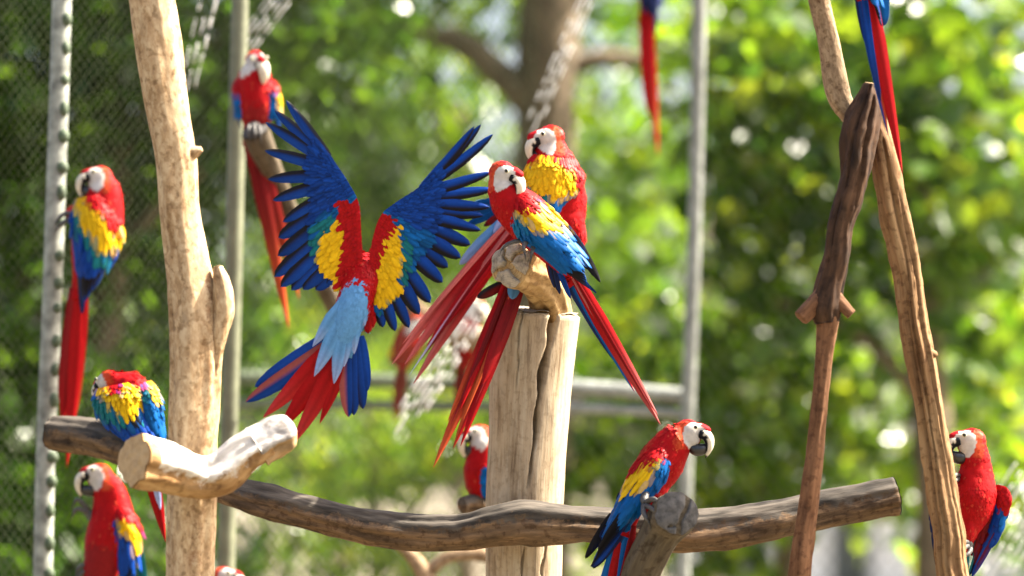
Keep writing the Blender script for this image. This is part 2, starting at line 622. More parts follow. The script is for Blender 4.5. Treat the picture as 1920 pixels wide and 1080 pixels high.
def ell(g, c, ax, rad, k=14):
    th = np.linspace(0, np.pi, k)
    v, f = [], []
    m = 2 * k
    for i in range(k):
        for j in range(m):
            ph = 2 * np.pi * j / m
            v.append(c + ax[0] * rad[0] * np.cos(th[i]) + ax[1] * rad[1] * np.sin(th[i]) * np.cos(ph) + ax[2] * rad[2] * np.sin(th[i]) * np.sin(ph))
    for i in range(k - 1):
        for j in range(m):
            j2 = (j + 1) % m
            f.append((i * m + j, i * m + j2, (i + 1) * m + j2, (i + 1) * m + j))
    g.add(np.array(v), f)

DG = None
def remesh(verts, faces, voxel, smooth=9):
    me = bpy.data.meshes.new('tmp')
    me.from_pydata(verts.tolist(), [], faces)
    ob = bpy.data.objects.new('tmp', me)
    COL.objects.link(ob)
    m = ob.modifiers.new('r', 'REMESH')
    m.mode = 'VOXEL'
    m.voxel_size = voxel
    m2 = ob.modifiers.new('s', 'SMOOTH')
    m2.iterations = smooth
    m2.factor = 0.5
    dg = bpy.context.evaluated_depsgraph_get()
    dg.update()
    res = bpy.data.meshes.new_from_object(ob.evaluated_get(dg))
    bpy.data.objects.remove(ob)
    bpy.data.meshes.remove(me)
    return res

def make_head_parts(hd, root, origin, D):
    # upper beak: a hooked horn curving down over the lower one
    c2 = catmull([(0.42, 0.06), (0.60, 0.02), (0.73, -0.10), (0.79, -0.30), (0.77, -0.54), (0.69, -0.80)], 22)
    r_in = np.interp(np.linspace(0, 1, 22), [0, .2, .45, .7, .88, 1], [.28, .27, .245, .185, .10, .012])
    r_si = np.interp(np.linspace(0, 1, 22), [0, .2, .45, .7, .88, 1], [.21, .205, .185, .135, .07, .012])
    c = np.array([hd.p(a, b) for a, b in c2])
    v, f = loft(c, r_in * hd.h, r_si * hd.h, 18, True, twist=hd.s)
    q = hd.loc(v)
    col = np.tile(HORN, (len(v), 1))
    dark = ((q[:, 0] < 0.74 + 0.02 * np.clip(-q[:, 1], 0, 1)) & (q[:, 1] < 0.0) & (q[:, 1] > -0.6)) | (q[:, 0] < 0.58) | (q[:, 1] < -0.72)
    col[dark] = BLACK
    g = Geo()
    g.add(v, f, col)
    g.build('upper_beak', M_BEAK_UP, root, origin, D=D)
    c2 = catmull([(0.10, -0.40), (0.28, -0.52), (0.48, -0.52), (0.62, -0.40), (0.67, -0.28)], 16)
    r = np.interp(np.linspace(0, 1, 16), [0, .3, .6, .85, 1], [.17, .25, .23, .13, .03])
    c = np.array([hd.p(a, b) for a, b in c2])
    v, f = loft(c, r * hd.h, r * hd.h * 0.95, 14, True, twist=hd.s)
    g = Geo()
    g.add(v, f)
    g.build('lower_beak', M_BEAK_LO, root, origin, D=D)
    for sd in (-1, 1):
        e = hd.p(0.29, 0.26, sd * 0.335)
        g = Geo()
        ax = (hd.s * sd, hd.f, hd.u)
        ell(g, e, ax, (0.04 * hd.h, 0.085 * hd.h, 0.08 * hd.h), 8)
        eye = g.build('eye', M_EYE, root, origin, D=D)
        g = Geo()
        ell(g, e + hd.s * sd * 0.03 * hd.h, ax, (0.04 * hd.h, 0.066 * hd.h, 0.066 * hd.h), 8)
        g.build('pupil', M_PUPIL, eye, origin, D=D)

def make_body(root, origin, D, spine, hd, zones, detail, lobes=(), voxel=0.0042):
    g = Geo()
    sp = np.asarray(spine, float)
    n = 26
    fine = catmull(sp, n)
    r = np.maximum(fine[:, 3], 3)
    ry = r * (sp[0, 4] if sp.shape[1] > 4 else 0.95)
    v, f = loft(fine[:, :3], r, ry, 20, True)
    g.add(v, f)
    if hd is not None:
        ax = (hd.f, hd.u, hd.s)
        h = hd.h
        ell(g, hd.p(-0.02, 0.06), ax, (0.50 * h, 0.44 * h, 0.39 * h))
        ell(g, hd.p(0.10, -0.14), ax, (0.37 * h, 0.36 * h, 0.33 * h))
        ell(g, hd.p(0.40, 0.19), ax, (0.29 * h, 0.235 * h, 0.25 * h))
        ell(g, hd.p(0.60, 0.20), ax, (0.20 * h, 0.17 * h, 0.20 * h))
        # neck: from the head into the first body node
        a, b = hd.p(-0.1, -0.05), sp[-1, :3]
        c = catmull([a, (a + b) / 2, b], 6)
        v, f = loft(c, np.linspace(0.40 * h, sp[-1, 3], 6), np.linspace(0.38 * h, sp[-1, 3] * 0.95, 6), 18, True)
        g.add(v, f)
    for (x, y, z, rx, ryy, rz, ang) in lobes:
        ca, sa = math.cos(R(ang)), math.sin(R(ang))
        ell(g, V3(x, y, z), (V3(ca, sa, 0), V3(-sa, ca, 0), V3(0, 0, 1)), (rx, ryy, rz), 12)
    vw = W(np.vstack(g.v), D)
    me = remesh(vw, g.f, voxel)
    nv = len(me.vertices)
    co = np.zeros(nv * 3, np.float32)
    me.vertices.foreach_get('co', co)
    co = co.reshape(-1, 3).astype(float)
    q = invW(co, D)
    col = np.tile(RED, (nv, 1))
    skin = np.zeros(nv, bool)
    for i in range(nv):
        x, y = q[i, 0], q[i, 1]
        if zones:
            col[i] = zone(x + random.uniform(-2.5, 2.5), y + random.uniform(-2.5, 2.5), zones, RED)
    if hd is not None:
        l = hd.loc(q)
        near = np.where((np.abs(l) < 1.0).all(1))[0]
        for i in near:
            a, b, c = l[i]
            ins = inpoly(a, b, FACE) and abs(c) > 0.10
            if ins and not (a > 0.44 and abs(c) < 0.19 and b > 0.0):
                col[i] = SKIN
                skin[i] = True
            elif -0.42 < a < 0.1 and -0.55 < b < 0.45 and abs(c) > 0.1:
                k = max(0, 1 - abs(a + 0.16) / 0.24) * 0.75
                col[i] = RED * (1 - k) + ORANGE * 1.15 * k
            elif a > 0.1 and b > 0:
                col[i] = V3(0.40, 0.008, 0.014)
    # gentle tufts so the outline is not glass smooth
    nrm = np.zeros(nv * 3, np.float32)
    me.vertices.foreach_get('normal', nrm)
    nrm = nrm.reshape(-1, 3).astype(float)
    for i in range(nv):
        if not skin[i]:
            p = Vector(co[i]) * 55
            co[i] += nrm[i] * 0.0014 * mnoise.noise(p)
    me.vertices.foreach_set('co', (co - origin).astype(np.float32).ravel())
    setcol(me, col)
    me.polygons.foreach_set('use_smooth', [True] * len(me.polygons))
    me.materials.clear()
    me.materials.append(M_BODY)
    me.update()
    me.name = 'body'
    ob = bpy.data.objects.new('body', me)
    COL.objects.link(ob)
    ob.parent = root
    if hd is not None:
        make_head_parts(hd, root, origin, D)
    # contour feathers lying along the body like shingles
    if detail:
        g = Geo()
        cen = fine[:, :3]
        tan = np.gradient(cen, axis=0)
        qn = np.stack([nrm @ VR, -(nrm @ VU), -(nrm @ VF)], 1)
        pick = rng.choice(nv, min(nv, int(detail * 1.6)), replace=False)
        hl = hd.loc(q) if hd is not None else None
        for i in pick:
            if skin[i]:
                continue
            p = q[i]
            ln, wd = random.uniform(11, 17), random.uniform(5, 7)
            k = int(np.argmin(((cen - p) ** 2).sum(1)))
            dirv = -tan[k]
            if hl is not None:
                hh = np.linalg.norm(p - hd.c) / hd.h
                if hh < 0.85:
                    if hl[i][0] > 0.3:
                        continue
                    dirv = -hd.f * 0.8 - hd.u * 0.5
                    ln, wd = random.uniform(7, 10), random.uniform(5, 7)
            nn = unit(qn[i])
            dirv = dirv - nn * np.dot(dirv, nn)
            if np.linalg.norm(dirv) < 1e-3:
                continue
            dirv = unit(unit(dirv) + rng.normal(0, 0.14, 3))
            dirv = unit(dirv - nn * np.dot(dirv, nn))
            c = col[i] * random.uniform(0.9, 1.08)
            if random.random() < 0.15 and c[0] > 0.3 and c[1] < 0.05:
                c = c + V3(0.06, 0.03, 0.012)
            feather(g, p - nn * 0.8, p + dirv * ln + nn * random.uniform(0.1, 0.6), wd, n=nn, cols=(c, c * 1.06), seg=(0, .45, .8, 1.0), across=1, camber=0.06, rach=1.0, ed=0.93)
        if g.n:
            g.build('contour_feathers', M_FEATH, ob, origin, D=D, kind='stuff')
    return ob

def fold_wing(root, origin, D, L, I, n=(0, 0, 1), bulge=26, zones=(), default=BLUE, nfl=9, fl_base=0.40, rows=13, s_end=0.62, clen=(16, 48), cw=(7, 12.5), tips=(1.0, 0.72), fcol=(BLUE, DBLUE), fedge=BLACK, fw=24, detail=1.0, outer_dark=2):
    """a folded wing: L is its leading (outer) edge and I its inner edge, shoulder to tip"""
    L, I = np.asarray(L, float), np.asarray(I, float)
    nn0 = unit(np.array([n[0], -n[1], n[2]]))
    Lf, If = catmull(L, 60), catmull(I, 60)
    def Q(s, t):
        s = min(max(s, 0), 1.0)
        x = s * 59
        i = min(int(x), 58)
        f = x - i
        a = Lf[i] * (1 - f) + Lf[i + 1] * f
        b = If[i] * (1 - f) + If[i + 1] * f
        w = np.linalg.norm(b - a)
        return a * (1 - t) + b * t + nn0 * bulge * min(1, w / 60) * (0.45 + 0.55 * min(1, s / 0.2)) * 4 * t * (1 - t)
    def N(s, t):
        e = 0.03
        a = Q(s + e, t) - Q(s - e, t)
        b = Q(s, min(1, t + e)) - Q(s, max(0, t - e))
        m = unit(np.cross(a, b))
        return m if np.dot(m, nn0) > 0 else -m
    # the wing itself: arm and hand under the feathers
    g = Geo()
    ns, nt_ = 18, 10
    v, c = [], []
    for lay, off in ((0, -1.5), (1, -5.0)):
        for i in range(ns):
            for j in range(nt_):
                s, t = i / (ns - 1) * 0.74, j / (nt_ - 1)
                p = Q(s, t) + N(max(0.03, s), min(0.95, max(0.05, t))) * off
                v.append(p)
                c.append(zone(p[0], p[1], zones, default) * 0.95)
    f = []
    K = ns * nt_
    for i in range(ns - 1):
        for j in range(nt_ - 1):
            a = i * nt_ + j
            f.append((a, a + 1, a + nt_ + 1, a + nt_))
            f.append((K + a, K + a + nt_, K + a + nt_ + 1, K + a + 1))
    for i in range(ns - 1):
        for j in (0, nt_ - 1):
            a = i * nt_ + j
            f.append((a, a + nt_, K + a + nt_, K + a))
    for j in range(nt_ - 1):
        for i in (0, ns - 1):
            a = i * nt_ + j
            f.append((a, a + 1, K + a + 1, K + a))
    g.add(np.array(v), f, np.array(c))
    wing = g.build('wing', M_FEATH, root, origin, D=D)
    # long flight feathers, one object each
    for i in range(nfl):
        t = (i + 0.5) / nfl
        se = tips[0] + (tips[1] - tips[0]) * t ** 0.9
        b = Q(fl_base, 0.08 + 0.84 * t)
        e = Q(se, 0.12 + 0.7 * t)
        # run past the wing patch along its end direction
        if se > 0.97:
            e = Q(1.0, 0.15 + 0.6 * t)
        nv = N(0.6, min(0.9, max(0.1, t)))
        k = i / max(1, nfl - 1)
        base = (fcol[0] * k + fcol[1] * (1 - k)) * random.uniform(0.9, 1.1)
        if i < outer_dark:
            base = fcol[1] * 0.6
        g = Geo()
        feather(g, b - nv * 1.5, e + nv * (0.5 + 2.0 * k), fw * random.uniform(0.9, 1.05), n=nv, bow=random.uniform(-0.01, 0.02), prof=prof_slim, cols=(base, base * 0.8), edge=fedge, camber=0.10)
        g.build('flight_feather', M_FEATH, wing, origin, D=D)
    # covert rows
    g = Geo()
    rows = max(4, int(rows * 1.3 * detail))
    for i in range(rows):
        k = i / (rows - 1)
        s = s_end * k ** 1.25
        wd = np.linalg.norm(Q(s, 1) - Q(s, 0))
        fwid = cw[0] + (cw[1] - cw[0]) * k
        m = max(3, int(wd / (fwid * 0.62)))
        for j in range(m):
            t = (j + 0.5 + (0.5 if i % 2 else 0) * 0.6 + random.uniform(-.15, .15)) / m
            t = min(0.99, max(0.01, t))
            p = Q(s, t)
            nv = N(max(0.03, s), min(0.95, max(0.05, t)))
            dirv = Q(min(1, s + 0.12), t) - Q(s, t)
            ln = (clen[0] + (clen[1] - clen[0]) * k) * random.uniform(0.9, 1.1)
            dirv = unit(unit(dirv) + rng.normal(0, 0.07, 3))
            e = p + dirv * ln
            m_ = p + dirv * ln * 0.6
            col = sum(zone(m_[0] + random.uniform(-6, 6), m_[1] + random.uniform(-6, 6), zones, default) for _ in range(3)) / 3.0
            tipc = zone(e[0], e[1], zones, default)
            tc = col * 1.05
            if abs(tipc - col).sum() > 0.2 and col[1] > 0.3 and random.random() < 0.35:
                tc = TEAL
            feather(g, p - nv * 0.6, e + nv * (0.9 + 0.9 * random.random()), fwid * random.uniform(0.85, 1.1), n=nv, cols=(col * random.uniform(0.85, 1.1), tc), seg=SEG_C, across=1, camber=0.14, tipfrac=0.75, rach=1.0, ed=0.84)
    g.build('wing_coverts', M_FEATH, wing, origin, D=D, kind='stuff')
    return wing

def spread_wing(root, origin, D, bone, tips, zones, default, z_n=(0, 0, 1), cov_rows=14, side=1):
    """an open wing seen from above: flight feathers fan out from the bone line; tips rows (u on bone, x, y, z, width, bow)"""
    bone = np.asarray(bone, float)
    B = catmull(bone, 80)
    def bp(u):
        x = min(max(u, 0), 1) * 79
        i = min(int(x), 78)
        return B[i] + (B[i + 1] - B[i]) * (x - i)
    us = np.array([t[0] for t in tips])
    te = np.array([t[1:4] for t in tips], float)
    o_ = np.argsort(us)
    us, te = us[o_], te[o_]
    def tipat(u):
        return V3(*[np.interp(u, us, te[:, i]) for i in range(3)])
    nn = unit(np.array([z_n[0], -z_n[1], z_n[2]]))
    # arm sheet with thickness
    g = Geo()
    nu, nf = 30, 6
    v, c = [], []
    for lay in (0, 1):
        for i in range(nu):
            u = i / (nu - 1)
            b0, d0 = bp(u), tipat(u) - bp(u)
            for j in range(nf):
                fr = -0.03 + (0.37 if u < 0.6 else 0.37 - 0.35 * (u - 0.6)) * j / (nf - 1)
                p = b0 + d0 * fr + nn * (3 * math.sin(math.pi * (j + 0.5) / nf)) - nn * (2 + 7 * lay * math.sin(math.pi * (j + 0.5) / nf))
                v.append(p)
                c.append(zone(p[0], p[1], zones, default))
    K = nu * nf
    f = []
    for i in range(nu - 1):
        for j in range(nf - 1):
            a = i * nf + j
            f.append((a, a + 1, a + nf + 1, a + nf))
            f.append((K + a, K + a + nf, K + a + nf + 1, K + a + 1))
        for j in (0, nf - 1):
            a = i * nf + j
            f.append((a, a + nf, K + a + nf, K + a))
    g.add(np.array(v), f, np.array(c))
    wing = g.build('wing', M_FEATH, root, origin, D=D)
    for k, (u, x, y, z, w, bow) in enumerate(tips):
        b = bp(u)
        e = V3(x, y, z)
        d0 = e - b
        col = (DBLUE * random.uniform(0.9, 1.25))
        g = Geo()
        feather(g, b + d0 * 0.08 - nn * (1 + 0.8 * (k % 2)), e, w * (1.2 if u > 0.66 else 1.32), n=nn, bow=bow * 1.7, prof=prof_slim if u > 0.66 else prof_round, cols=(col * 1.1, col * 0.8), edge=BLACK, camber=0.12, tipfrac=0.6)
        g.build('flight_feather', M_FEATH, wing, origin, D=D)
    g = Geo()
    for r in range(cov_rows):
        m = int(56 - 14 * (1 - r / (cov_rows - 1)))
        for j in range(m):
            u = (j + 0.5 + 0.5 * (r % 2) + random.uniform(-.2, .2)) / m
            b0 = bp(u)
            d0 = tipat(u) - b0
            fr = (0.40 if u < 0.6 else 0.40 - 0.45 * (u - 0.6)) * (1 - r / (cov_rows - 1)) - 0.03
            p = b0 + d0 * fr
            dirv = unit(unit(d0) + rng.normal(0, 0.06, 3))
            k = max(0.0, fr) / 0.40
            ln = (12 + 38 * k) * random.uniform(0.9, 1.1)
            e = p + dirv * ln
            q = p + dirv * ln * 0.55
            col = zone(q[0] + random.uniform(-5, 5), q[1] + random.uniform(-5, 5), zones, default)
            if col is default or (abs(col - default).sum() < 1e-6):
                col = (BLUE if u < 0.62 else DBLUE) * random.uniform(0.7, 1.3)
            tc = col * 1.05
            tipz = zone(e[0], e[1], zones, default)
            if col[1] > 0.3 and abs(tipz - col).sum() > 0.2 and random.random() < 0.5:
                tc = TEAL
            feather(g, p - nn * 0.5 + nn * (cov_rows - r) * 0 + nn * r * 0.25, e + nn * (1.6 + r * 0.25), (7.0 + 6.0 * k) * random.uniform(0.9, 1.1), n=nn, cols=(col * random.uniform(0.85, 1.12), tc), seg=SEG_C, across=1, camber=0.12, tipfrac=0.75, rach=1.0, ed=(0.85 if col[0] > 0.2 else 0.6))
    g.build('wing_coverts', M_FEATH, wing, origin, D=D, kind='stuff')
    return wing

def make_tail(root, origin, D, items, base):
    """items: (bx,by,bz, tx,ty,tz, width, colour or (base,tip), edge, bow, profile)"""
    g = Geo()
    bx, by, bz, br, tx, ty, tz, tr = base[:8]
    col = base[8] if len(base) > 8 else RED
    c = catmull([(bx, by, bz), ((bx + tx) / 2, (by + ty) / 2, (bz + tz) / 2), (tx, ty, tz)], 8)
    v, f = loft(c, np.linspace(br, tr, 8), np.linspace(br, tr, 8) * 0.5, 12, True)
    g.add(v, f, col)
    tail = g.build('tail', M_BODY, root, origin, D=D)
    for k, it in enumerate(items):
        (bx, by, bz, tx, ty, tz, w, cols, edge, bow, pr) = it
        g = Geo()
        feather(g, (bx, by, bz), (tx, ty, tz), w, n=(0.15, 0, 1), bow=bow, prof=pr, cols=cols, edge=edge, camber=0.10, tipfrac=0.45, jit=0.08)
        g.build('tail_feather', M_FEATH, tail, origin, D=D)
    return tail

def make_foot(root, origin, D, toes, r=4.2, shank=None):
    """toes: polylines in pixel space; the last point of each is a claw tip"""
    g = Geo()
    if shank is not None:
        c = catmull(shank, 6)
        v, f = loft(c, np.full(6, r * 1.5), np.full(6, r * 1.5), 10, True)
        g.add(v, f)
    else:
        c0 = np.mean([t[0] for t in toes], axis=0)
        ell(g, np.asarray(c0, float), (V3(1, 0, 0), V3(0, 1, 0), V3(0, 0, 1)), (r * 1.8, r * 1.5, r * 1.6), 8)
    foot = g.build('foot', M_FOOT, root, origin, D=D)
    for t in toes:
        c = catmull(t, 10)
        rr = np.interp(np.linspace(0, 1, 10), [0, .7, 1], [r, r * 0.85, r * 0.6])
        rr = rr * (1 + 0.12 * np.sin(np.linspace(0, 18, 10)))
        v, f = loft(c, rr, rr, 9, True)
        g = Geo()
        g.add(v, f)
        g.build('toe', M_FOOT, foot, origin, D=D)
        e = c[-1]
        d = unit(c[-1] - c[-2])
        c = catmull([e - d, e + d * r * 1.2 + V3(0, r * 0.5, 0), e + d * r * 1.6 + V3(0, r * 1.8, 0)], 6)
        v, f = loft(c, np.linspace(r * 0.55, 0.3, 6), np.linspace(r * 0.55, 0.3, 6), 7, True)
        g = Geo()
        g.add(v, f)
        g.build('claw', M_CLAW, foot, origin, D=D)

GROUP = 'scarlet macaws in the aviary'
def macaw(label, D, base):
    o = W([base], D)[0]
    r = empty('macaw', o, label, 'parrot', GROUP)
    return r, o

def A3(pts, z):
    if np.isscalar(z):
        z = [z] * len(pts)
    return [(x, y, zz) for (x, y), zz in zip(pts, z)]
# ------------------------------------------------------------------ trees and shrubs behind the aviary
def ground_y(D):
    return 540 + (CAM[2] + D * math.sin(PITCH)) / (PXU * D * math.cos(PITCH))

LEAF = np.array([(0, 0, 0), (-0.36, 0.22, 0.06), (-0.44, 0.58, 0.08), (-0.2, 0.9, 0.04), (0, 1.0, -0.05), (0.2, 0.9, 0.04), (0.44, 0.58, 0.08), (0.36, 0.22, 0.06)])
LEAF_F = ((0, 1, 2, 3, 4), (0, 4, 5, 6, 7))

def leaves(blobs, n, size, cols, up=0.6):
    """many leaf faces spread through the given blobs (px, py, depth, rx px, ry px, rz m)"""
    wts = np.array([b[3] * b[4] * (b[6] if len(b) > 6 else 1.0) for b in blobs], float)
    cnt = rng.multinomial(n, wts / wts.sum())
    V, F, C = [], [], []
    base = 0
    for b, m in zip(blobs, cnt):
        if m == 0:
            continue
        ctr = P(b[0], b[1], b[2])
        u = rng.normal(0, 1, (m, 3))
        u /= np.linalg.norm(u, axis=1)[:, None]
        rad = rng.random(m) ** 0.42
        sc_ = b[2] * PXU
        off = u * rad[:, None] * np.array([b[3] * sc_, b[5], b[4] * sc_])
        # cluster: pull leaves towards random twig ends
        kcl = max(3, m // 9)
        tw = ctr + off[:kcl]
        pos = tw[rng.integers(0, kcl, m)] + rng.normal(0, size[1] * 0.9, (m, 3))
        nrm = rng.normal(0, 0.6, (m, 3)) + np.array([0, -0.1, up])
        nrm /= np.linalg.norm(nrm, axis=1)[:, None]
        ax = rng.normal(0, 1, (m, 3)) + np.array([0, 0, -0.5])
        ax -= nrm * (ax * nrm).sum(1)[:, None]
        ax /= np.linalg.norm(ax, axis=1)[:, None]
        sdv = np.cross(nrm, ax)
        sz = rng.uniform(size[0], size[1], m)
        pts = pos[:, None, :] + sz[:, None, None] * (LEAF[None, :, 0, None] * sdv[:, None, :] + LEAF[None, :, 1, None] * ax[:, None, :] + LEAF[None, :, 2, None] * nrm[:, None, :])
        V.append(pts.reshape(-1, 3))
        ci = rng.integers(0, len(cols), m)
        cc = np.array(cols)[ci] * rng.uniform(0.7, 1.25, m)[:, None]
        C.append(np.repeat(cc, 8, axis=0))
        for i in range(m):
            o_ = base + i * 8
            F.append((o_, o_ + 1, o_ + 2, o_ + 3, o_ + 4))
            F.append((o_, o_ + 4, o_ + 5, o_ + 6, o_ + 7))
        base += m * 8
    return np.vstack(V), F, np.vstack(C)

def limb_mesh(paths, D):
    out = []
    for p in paths:
        p = np.asarray(p, float)
        fine = catmull(p, 24)
        w = W(fine[:, :3], D)
        r = fine[:, 3] * PXU * D
        v, f = loft(w, r, r, 12, True)
        for i in range(len(v)):
            v[i] += V3(1, 0, 0.3) * 0.02 * mnoise.noise(Vector(v[i]) * 4)
        out.append((v, f))
    return out

def tree(name, label, cat, D, trunk, limbs, blobs, n, size, cols, group=None, bark=None, up=0.6):
    base = P(trunk[0][0], ground_y(D), D)
    base[2] = 0
    root = empty(name, base, label, cat, group)
    for i, (v, f) in enumerate(limb_mesh([trunk], D) + limb_mesh(limbs, D)):
        g = Geo()
        g.add(v, f)
        g.build('trunk' if i == 0 else 'limb', bark or M_BARK, root, base)
    g = Geo()
    v, f, c = leaves(blobs, n, size, cols, up)
    g.add(v, f, c)
    g.build('crown', M_LEAF, root, base, smooth=False, kind='stuff')
    return root

DK = [(0.020, 0.055, 0.008), (0.035, 0.080, 0.010), (0.050, 0.105, 0.012)]  # dark greens, also mixed into brighter crowns as painted shading
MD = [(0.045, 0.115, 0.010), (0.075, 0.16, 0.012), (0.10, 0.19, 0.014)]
BR = [(0.11, 0.21, 0.022), (0.15, 0.25, 0.026), (0.19, 0.27, 0.03)]  # bright yellow greens, leaf highlights put into the colour
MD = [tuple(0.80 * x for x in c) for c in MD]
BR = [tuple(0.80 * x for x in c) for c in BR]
gy = ground_y
TG = 'trees behind the aviary mesh'
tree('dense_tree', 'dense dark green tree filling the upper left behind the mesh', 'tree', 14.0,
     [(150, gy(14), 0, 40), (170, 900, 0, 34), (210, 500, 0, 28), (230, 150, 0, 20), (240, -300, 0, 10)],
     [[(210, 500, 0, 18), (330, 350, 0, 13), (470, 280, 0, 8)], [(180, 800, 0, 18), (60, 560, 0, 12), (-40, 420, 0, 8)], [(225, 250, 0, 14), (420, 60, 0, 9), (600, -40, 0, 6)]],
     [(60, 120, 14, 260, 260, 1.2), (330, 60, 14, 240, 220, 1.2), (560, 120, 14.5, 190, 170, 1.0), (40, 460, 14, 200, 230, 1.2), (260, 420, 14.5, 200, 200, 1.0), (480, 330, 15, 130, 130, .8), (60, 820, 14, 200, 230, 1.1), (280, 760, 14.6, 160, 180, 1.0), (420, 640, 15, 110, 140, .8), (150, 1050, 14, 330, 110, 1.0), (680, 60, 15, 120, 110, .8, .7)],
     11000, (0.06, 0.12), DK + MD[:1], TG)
tree('shade_tree', 'spreading tree with thick trunk and arching limbs behind the upright post', 'tree', 15.6,
     [(1010, gy(15.6), 0, 62), (1012, 900, 0, 58), (1018, 420, 0, 54), (1022, 200, 0, 56), (1030, 60, 0, 60), (1040, -200, 0, 46), (1050, -500, 0, 20)],
     [[(1000, 200, 0, 34), (930, 130, 0, 28), (850, 75, 0, 24), (740, 62, 0, 20), (620, 95, 0, 14), (520, 140, 0, 8)],
      [(1040, 140, 0, 24), (1120, 110, 0, 18), (1210, 112, 0, 13), (1330, 80, 0, 8)],
      [(1040, 60, 0, 30), (1120, -60, 0, 22), (1250, -180, 0, 14)]],
     [(640, 150, 18.0, 130, 80, .7), (620, 330, 18.5, 150, 120, .8), (770, 250, 18.5, 110, 90, .7, .3), (820, 340, 18.0, 60, 50, .5, .5), (700, 420, 18.5, 130, 100, .7), (880, 20, 18.0, 190, 40, .6), (850, 470, 19, 100, 90, .6), (1130, 30, 18.5, 110, 60, .6, .8), (1180, 560, 18.5, 110, 160, .8), (1130, 300, 19, 100, 130, .6, .7), (1240, 250, 19, 70, 120, .6, .5), (930, -160, 18.5, 420, 110, 1.2), (900, -400, 15.5, 300, 120, 1.6, .6), (1300, -560, 16, 320, 160, 1.8, .5)],  # highest blobs sit unseen above the frame, placed to shade the left
     3600, (0.06, 0.18), MD + DK[2:], TG, up=0.5)
tree('broadleaf_tree', 'broad leaved tree with glowing leaves filling the right side', 'tree', 15.0,
     [(1760, gy(15), 0, 44), (1750, 900, 0, 38), (1730, 520, 0, 30), (1720, 150, 0, 22), (1715, -250, 0, 10)],
     [[(1735, 620, 0, 20), (1830, 430, 0, 15), (1930, 330, 0, 9)], [(1728, 420, 0, 18), (1560, 260, 0, 12), (1420, 190, 0, 7)], [(1745, 760, 0, 16), (1600, 620, 0, 11), (1450, 560, 0, 6)]],
     [(1440, 110, 14.5, 150, 150, .8), (1380, 40, 15, 90, 110, .7), (1800, 120, 15, 190, 170, .9), (1640, 60, 15.5, 130, 120, .7, .7), (1850, 340, 14.5, 160, 150, .8), (1700, 360, 15.5, 110, 120, .7, .7), (1480, 420, 15, 130, 120, .8), (1400, 300, 15.5, 70, 120, .6, .7), (1560, 540, 15.5, 120, 110, .8, .7), (1830, 560, 15, 120, 90, .7), (1600, 230, 15.5, 90, 90, .6, .4)],
     2300, (0.06, 0.21), MD + BR + DK + DK, TG, up=0.45)
tree('leafy_shrub', 'leafy green shrub behind the right end of the log', 'shrub', 16.0,
     [(1480, gy(16), 0, 26), (1478, 1100, 0, 22), (1470, 850, 0, 15), (1460, 640, 0, 7)],
     [[(1475, 960, 0, 12), (1580, 800, 0, 9), (1640, 700, 0, 5)], [(1475, 1000, 0, 12), (1360, 820, 0, 9), (1300, 720, 0, 5)]],
     [(1400, 700, 15.5, 130, 110, .7), (1420, 860, 15.5, 150, 110, .8), (1560, 760, 16, 80, 120, .6, .6), (1720, 800, 16, 110, 120, .7), (1850, 760, 15.5, 90, 110, .6), (1200, 700, 16, 90, 110, .6), (1150, 860, 16, 100, 110, .7), (1330, 1010, 15.5, 110, 90, .7), (1870, 960, 15.5, 80, 120, .6), (1700, 950, 16.5, 60, 50, .4), (1250, 600, 16.5, 70, 90, .5)],
     1900, (0.05, 0.18), MD + BR + DK, TG, up=0.5)
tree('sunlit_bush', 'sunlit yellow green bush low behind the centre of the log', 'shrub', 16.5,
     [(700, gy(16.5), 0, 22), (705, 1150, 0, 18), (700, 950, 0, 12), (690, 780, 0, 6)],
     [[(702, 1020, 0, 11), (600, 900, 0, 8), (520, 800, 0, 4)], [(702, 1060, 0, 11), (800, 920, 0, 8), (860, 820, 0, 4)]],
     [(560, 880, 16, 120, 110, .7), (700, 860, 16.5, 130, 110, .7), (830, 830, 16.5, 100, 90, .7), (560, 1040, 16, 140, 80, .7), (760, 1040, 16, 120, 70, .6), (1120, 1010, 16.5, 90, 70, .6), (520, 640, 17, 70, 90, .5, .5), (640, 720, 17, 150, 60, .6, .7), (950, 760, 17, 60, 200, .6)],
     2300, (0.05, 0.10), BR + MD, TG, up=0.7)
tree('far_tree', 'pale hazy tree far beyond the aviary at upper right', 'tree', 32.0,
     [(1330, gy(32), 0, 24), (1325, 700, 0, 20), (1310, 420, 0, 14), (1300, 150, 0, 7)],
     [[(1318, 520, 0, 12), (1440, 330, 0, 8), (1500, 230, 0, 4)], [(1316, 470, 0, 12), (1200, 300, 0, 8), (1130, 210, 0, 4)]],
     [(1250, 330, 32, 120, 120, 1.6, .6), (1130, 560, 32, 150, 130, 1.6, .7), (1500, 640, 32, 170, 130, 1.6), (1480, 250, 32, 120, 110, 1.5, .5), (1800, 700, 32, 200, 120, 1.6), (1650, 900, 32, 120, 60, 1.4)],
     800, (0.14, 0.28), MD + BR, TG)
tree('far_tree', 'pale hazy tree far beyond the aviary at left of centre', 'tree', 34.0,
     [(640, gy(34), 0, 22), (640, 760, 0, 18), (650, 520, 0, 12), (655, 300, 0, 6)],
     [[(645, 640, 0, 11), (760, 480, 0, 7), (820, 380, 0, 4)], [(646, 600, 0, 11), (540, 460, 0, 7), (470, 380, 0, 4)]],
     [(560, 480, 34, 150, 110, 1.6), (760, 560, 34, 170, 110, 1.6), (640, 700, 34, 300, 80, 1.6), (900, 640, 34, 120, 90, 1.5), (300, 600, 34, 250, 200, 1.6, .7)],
     900, (0.16, 0.30), MD + BR, TG)
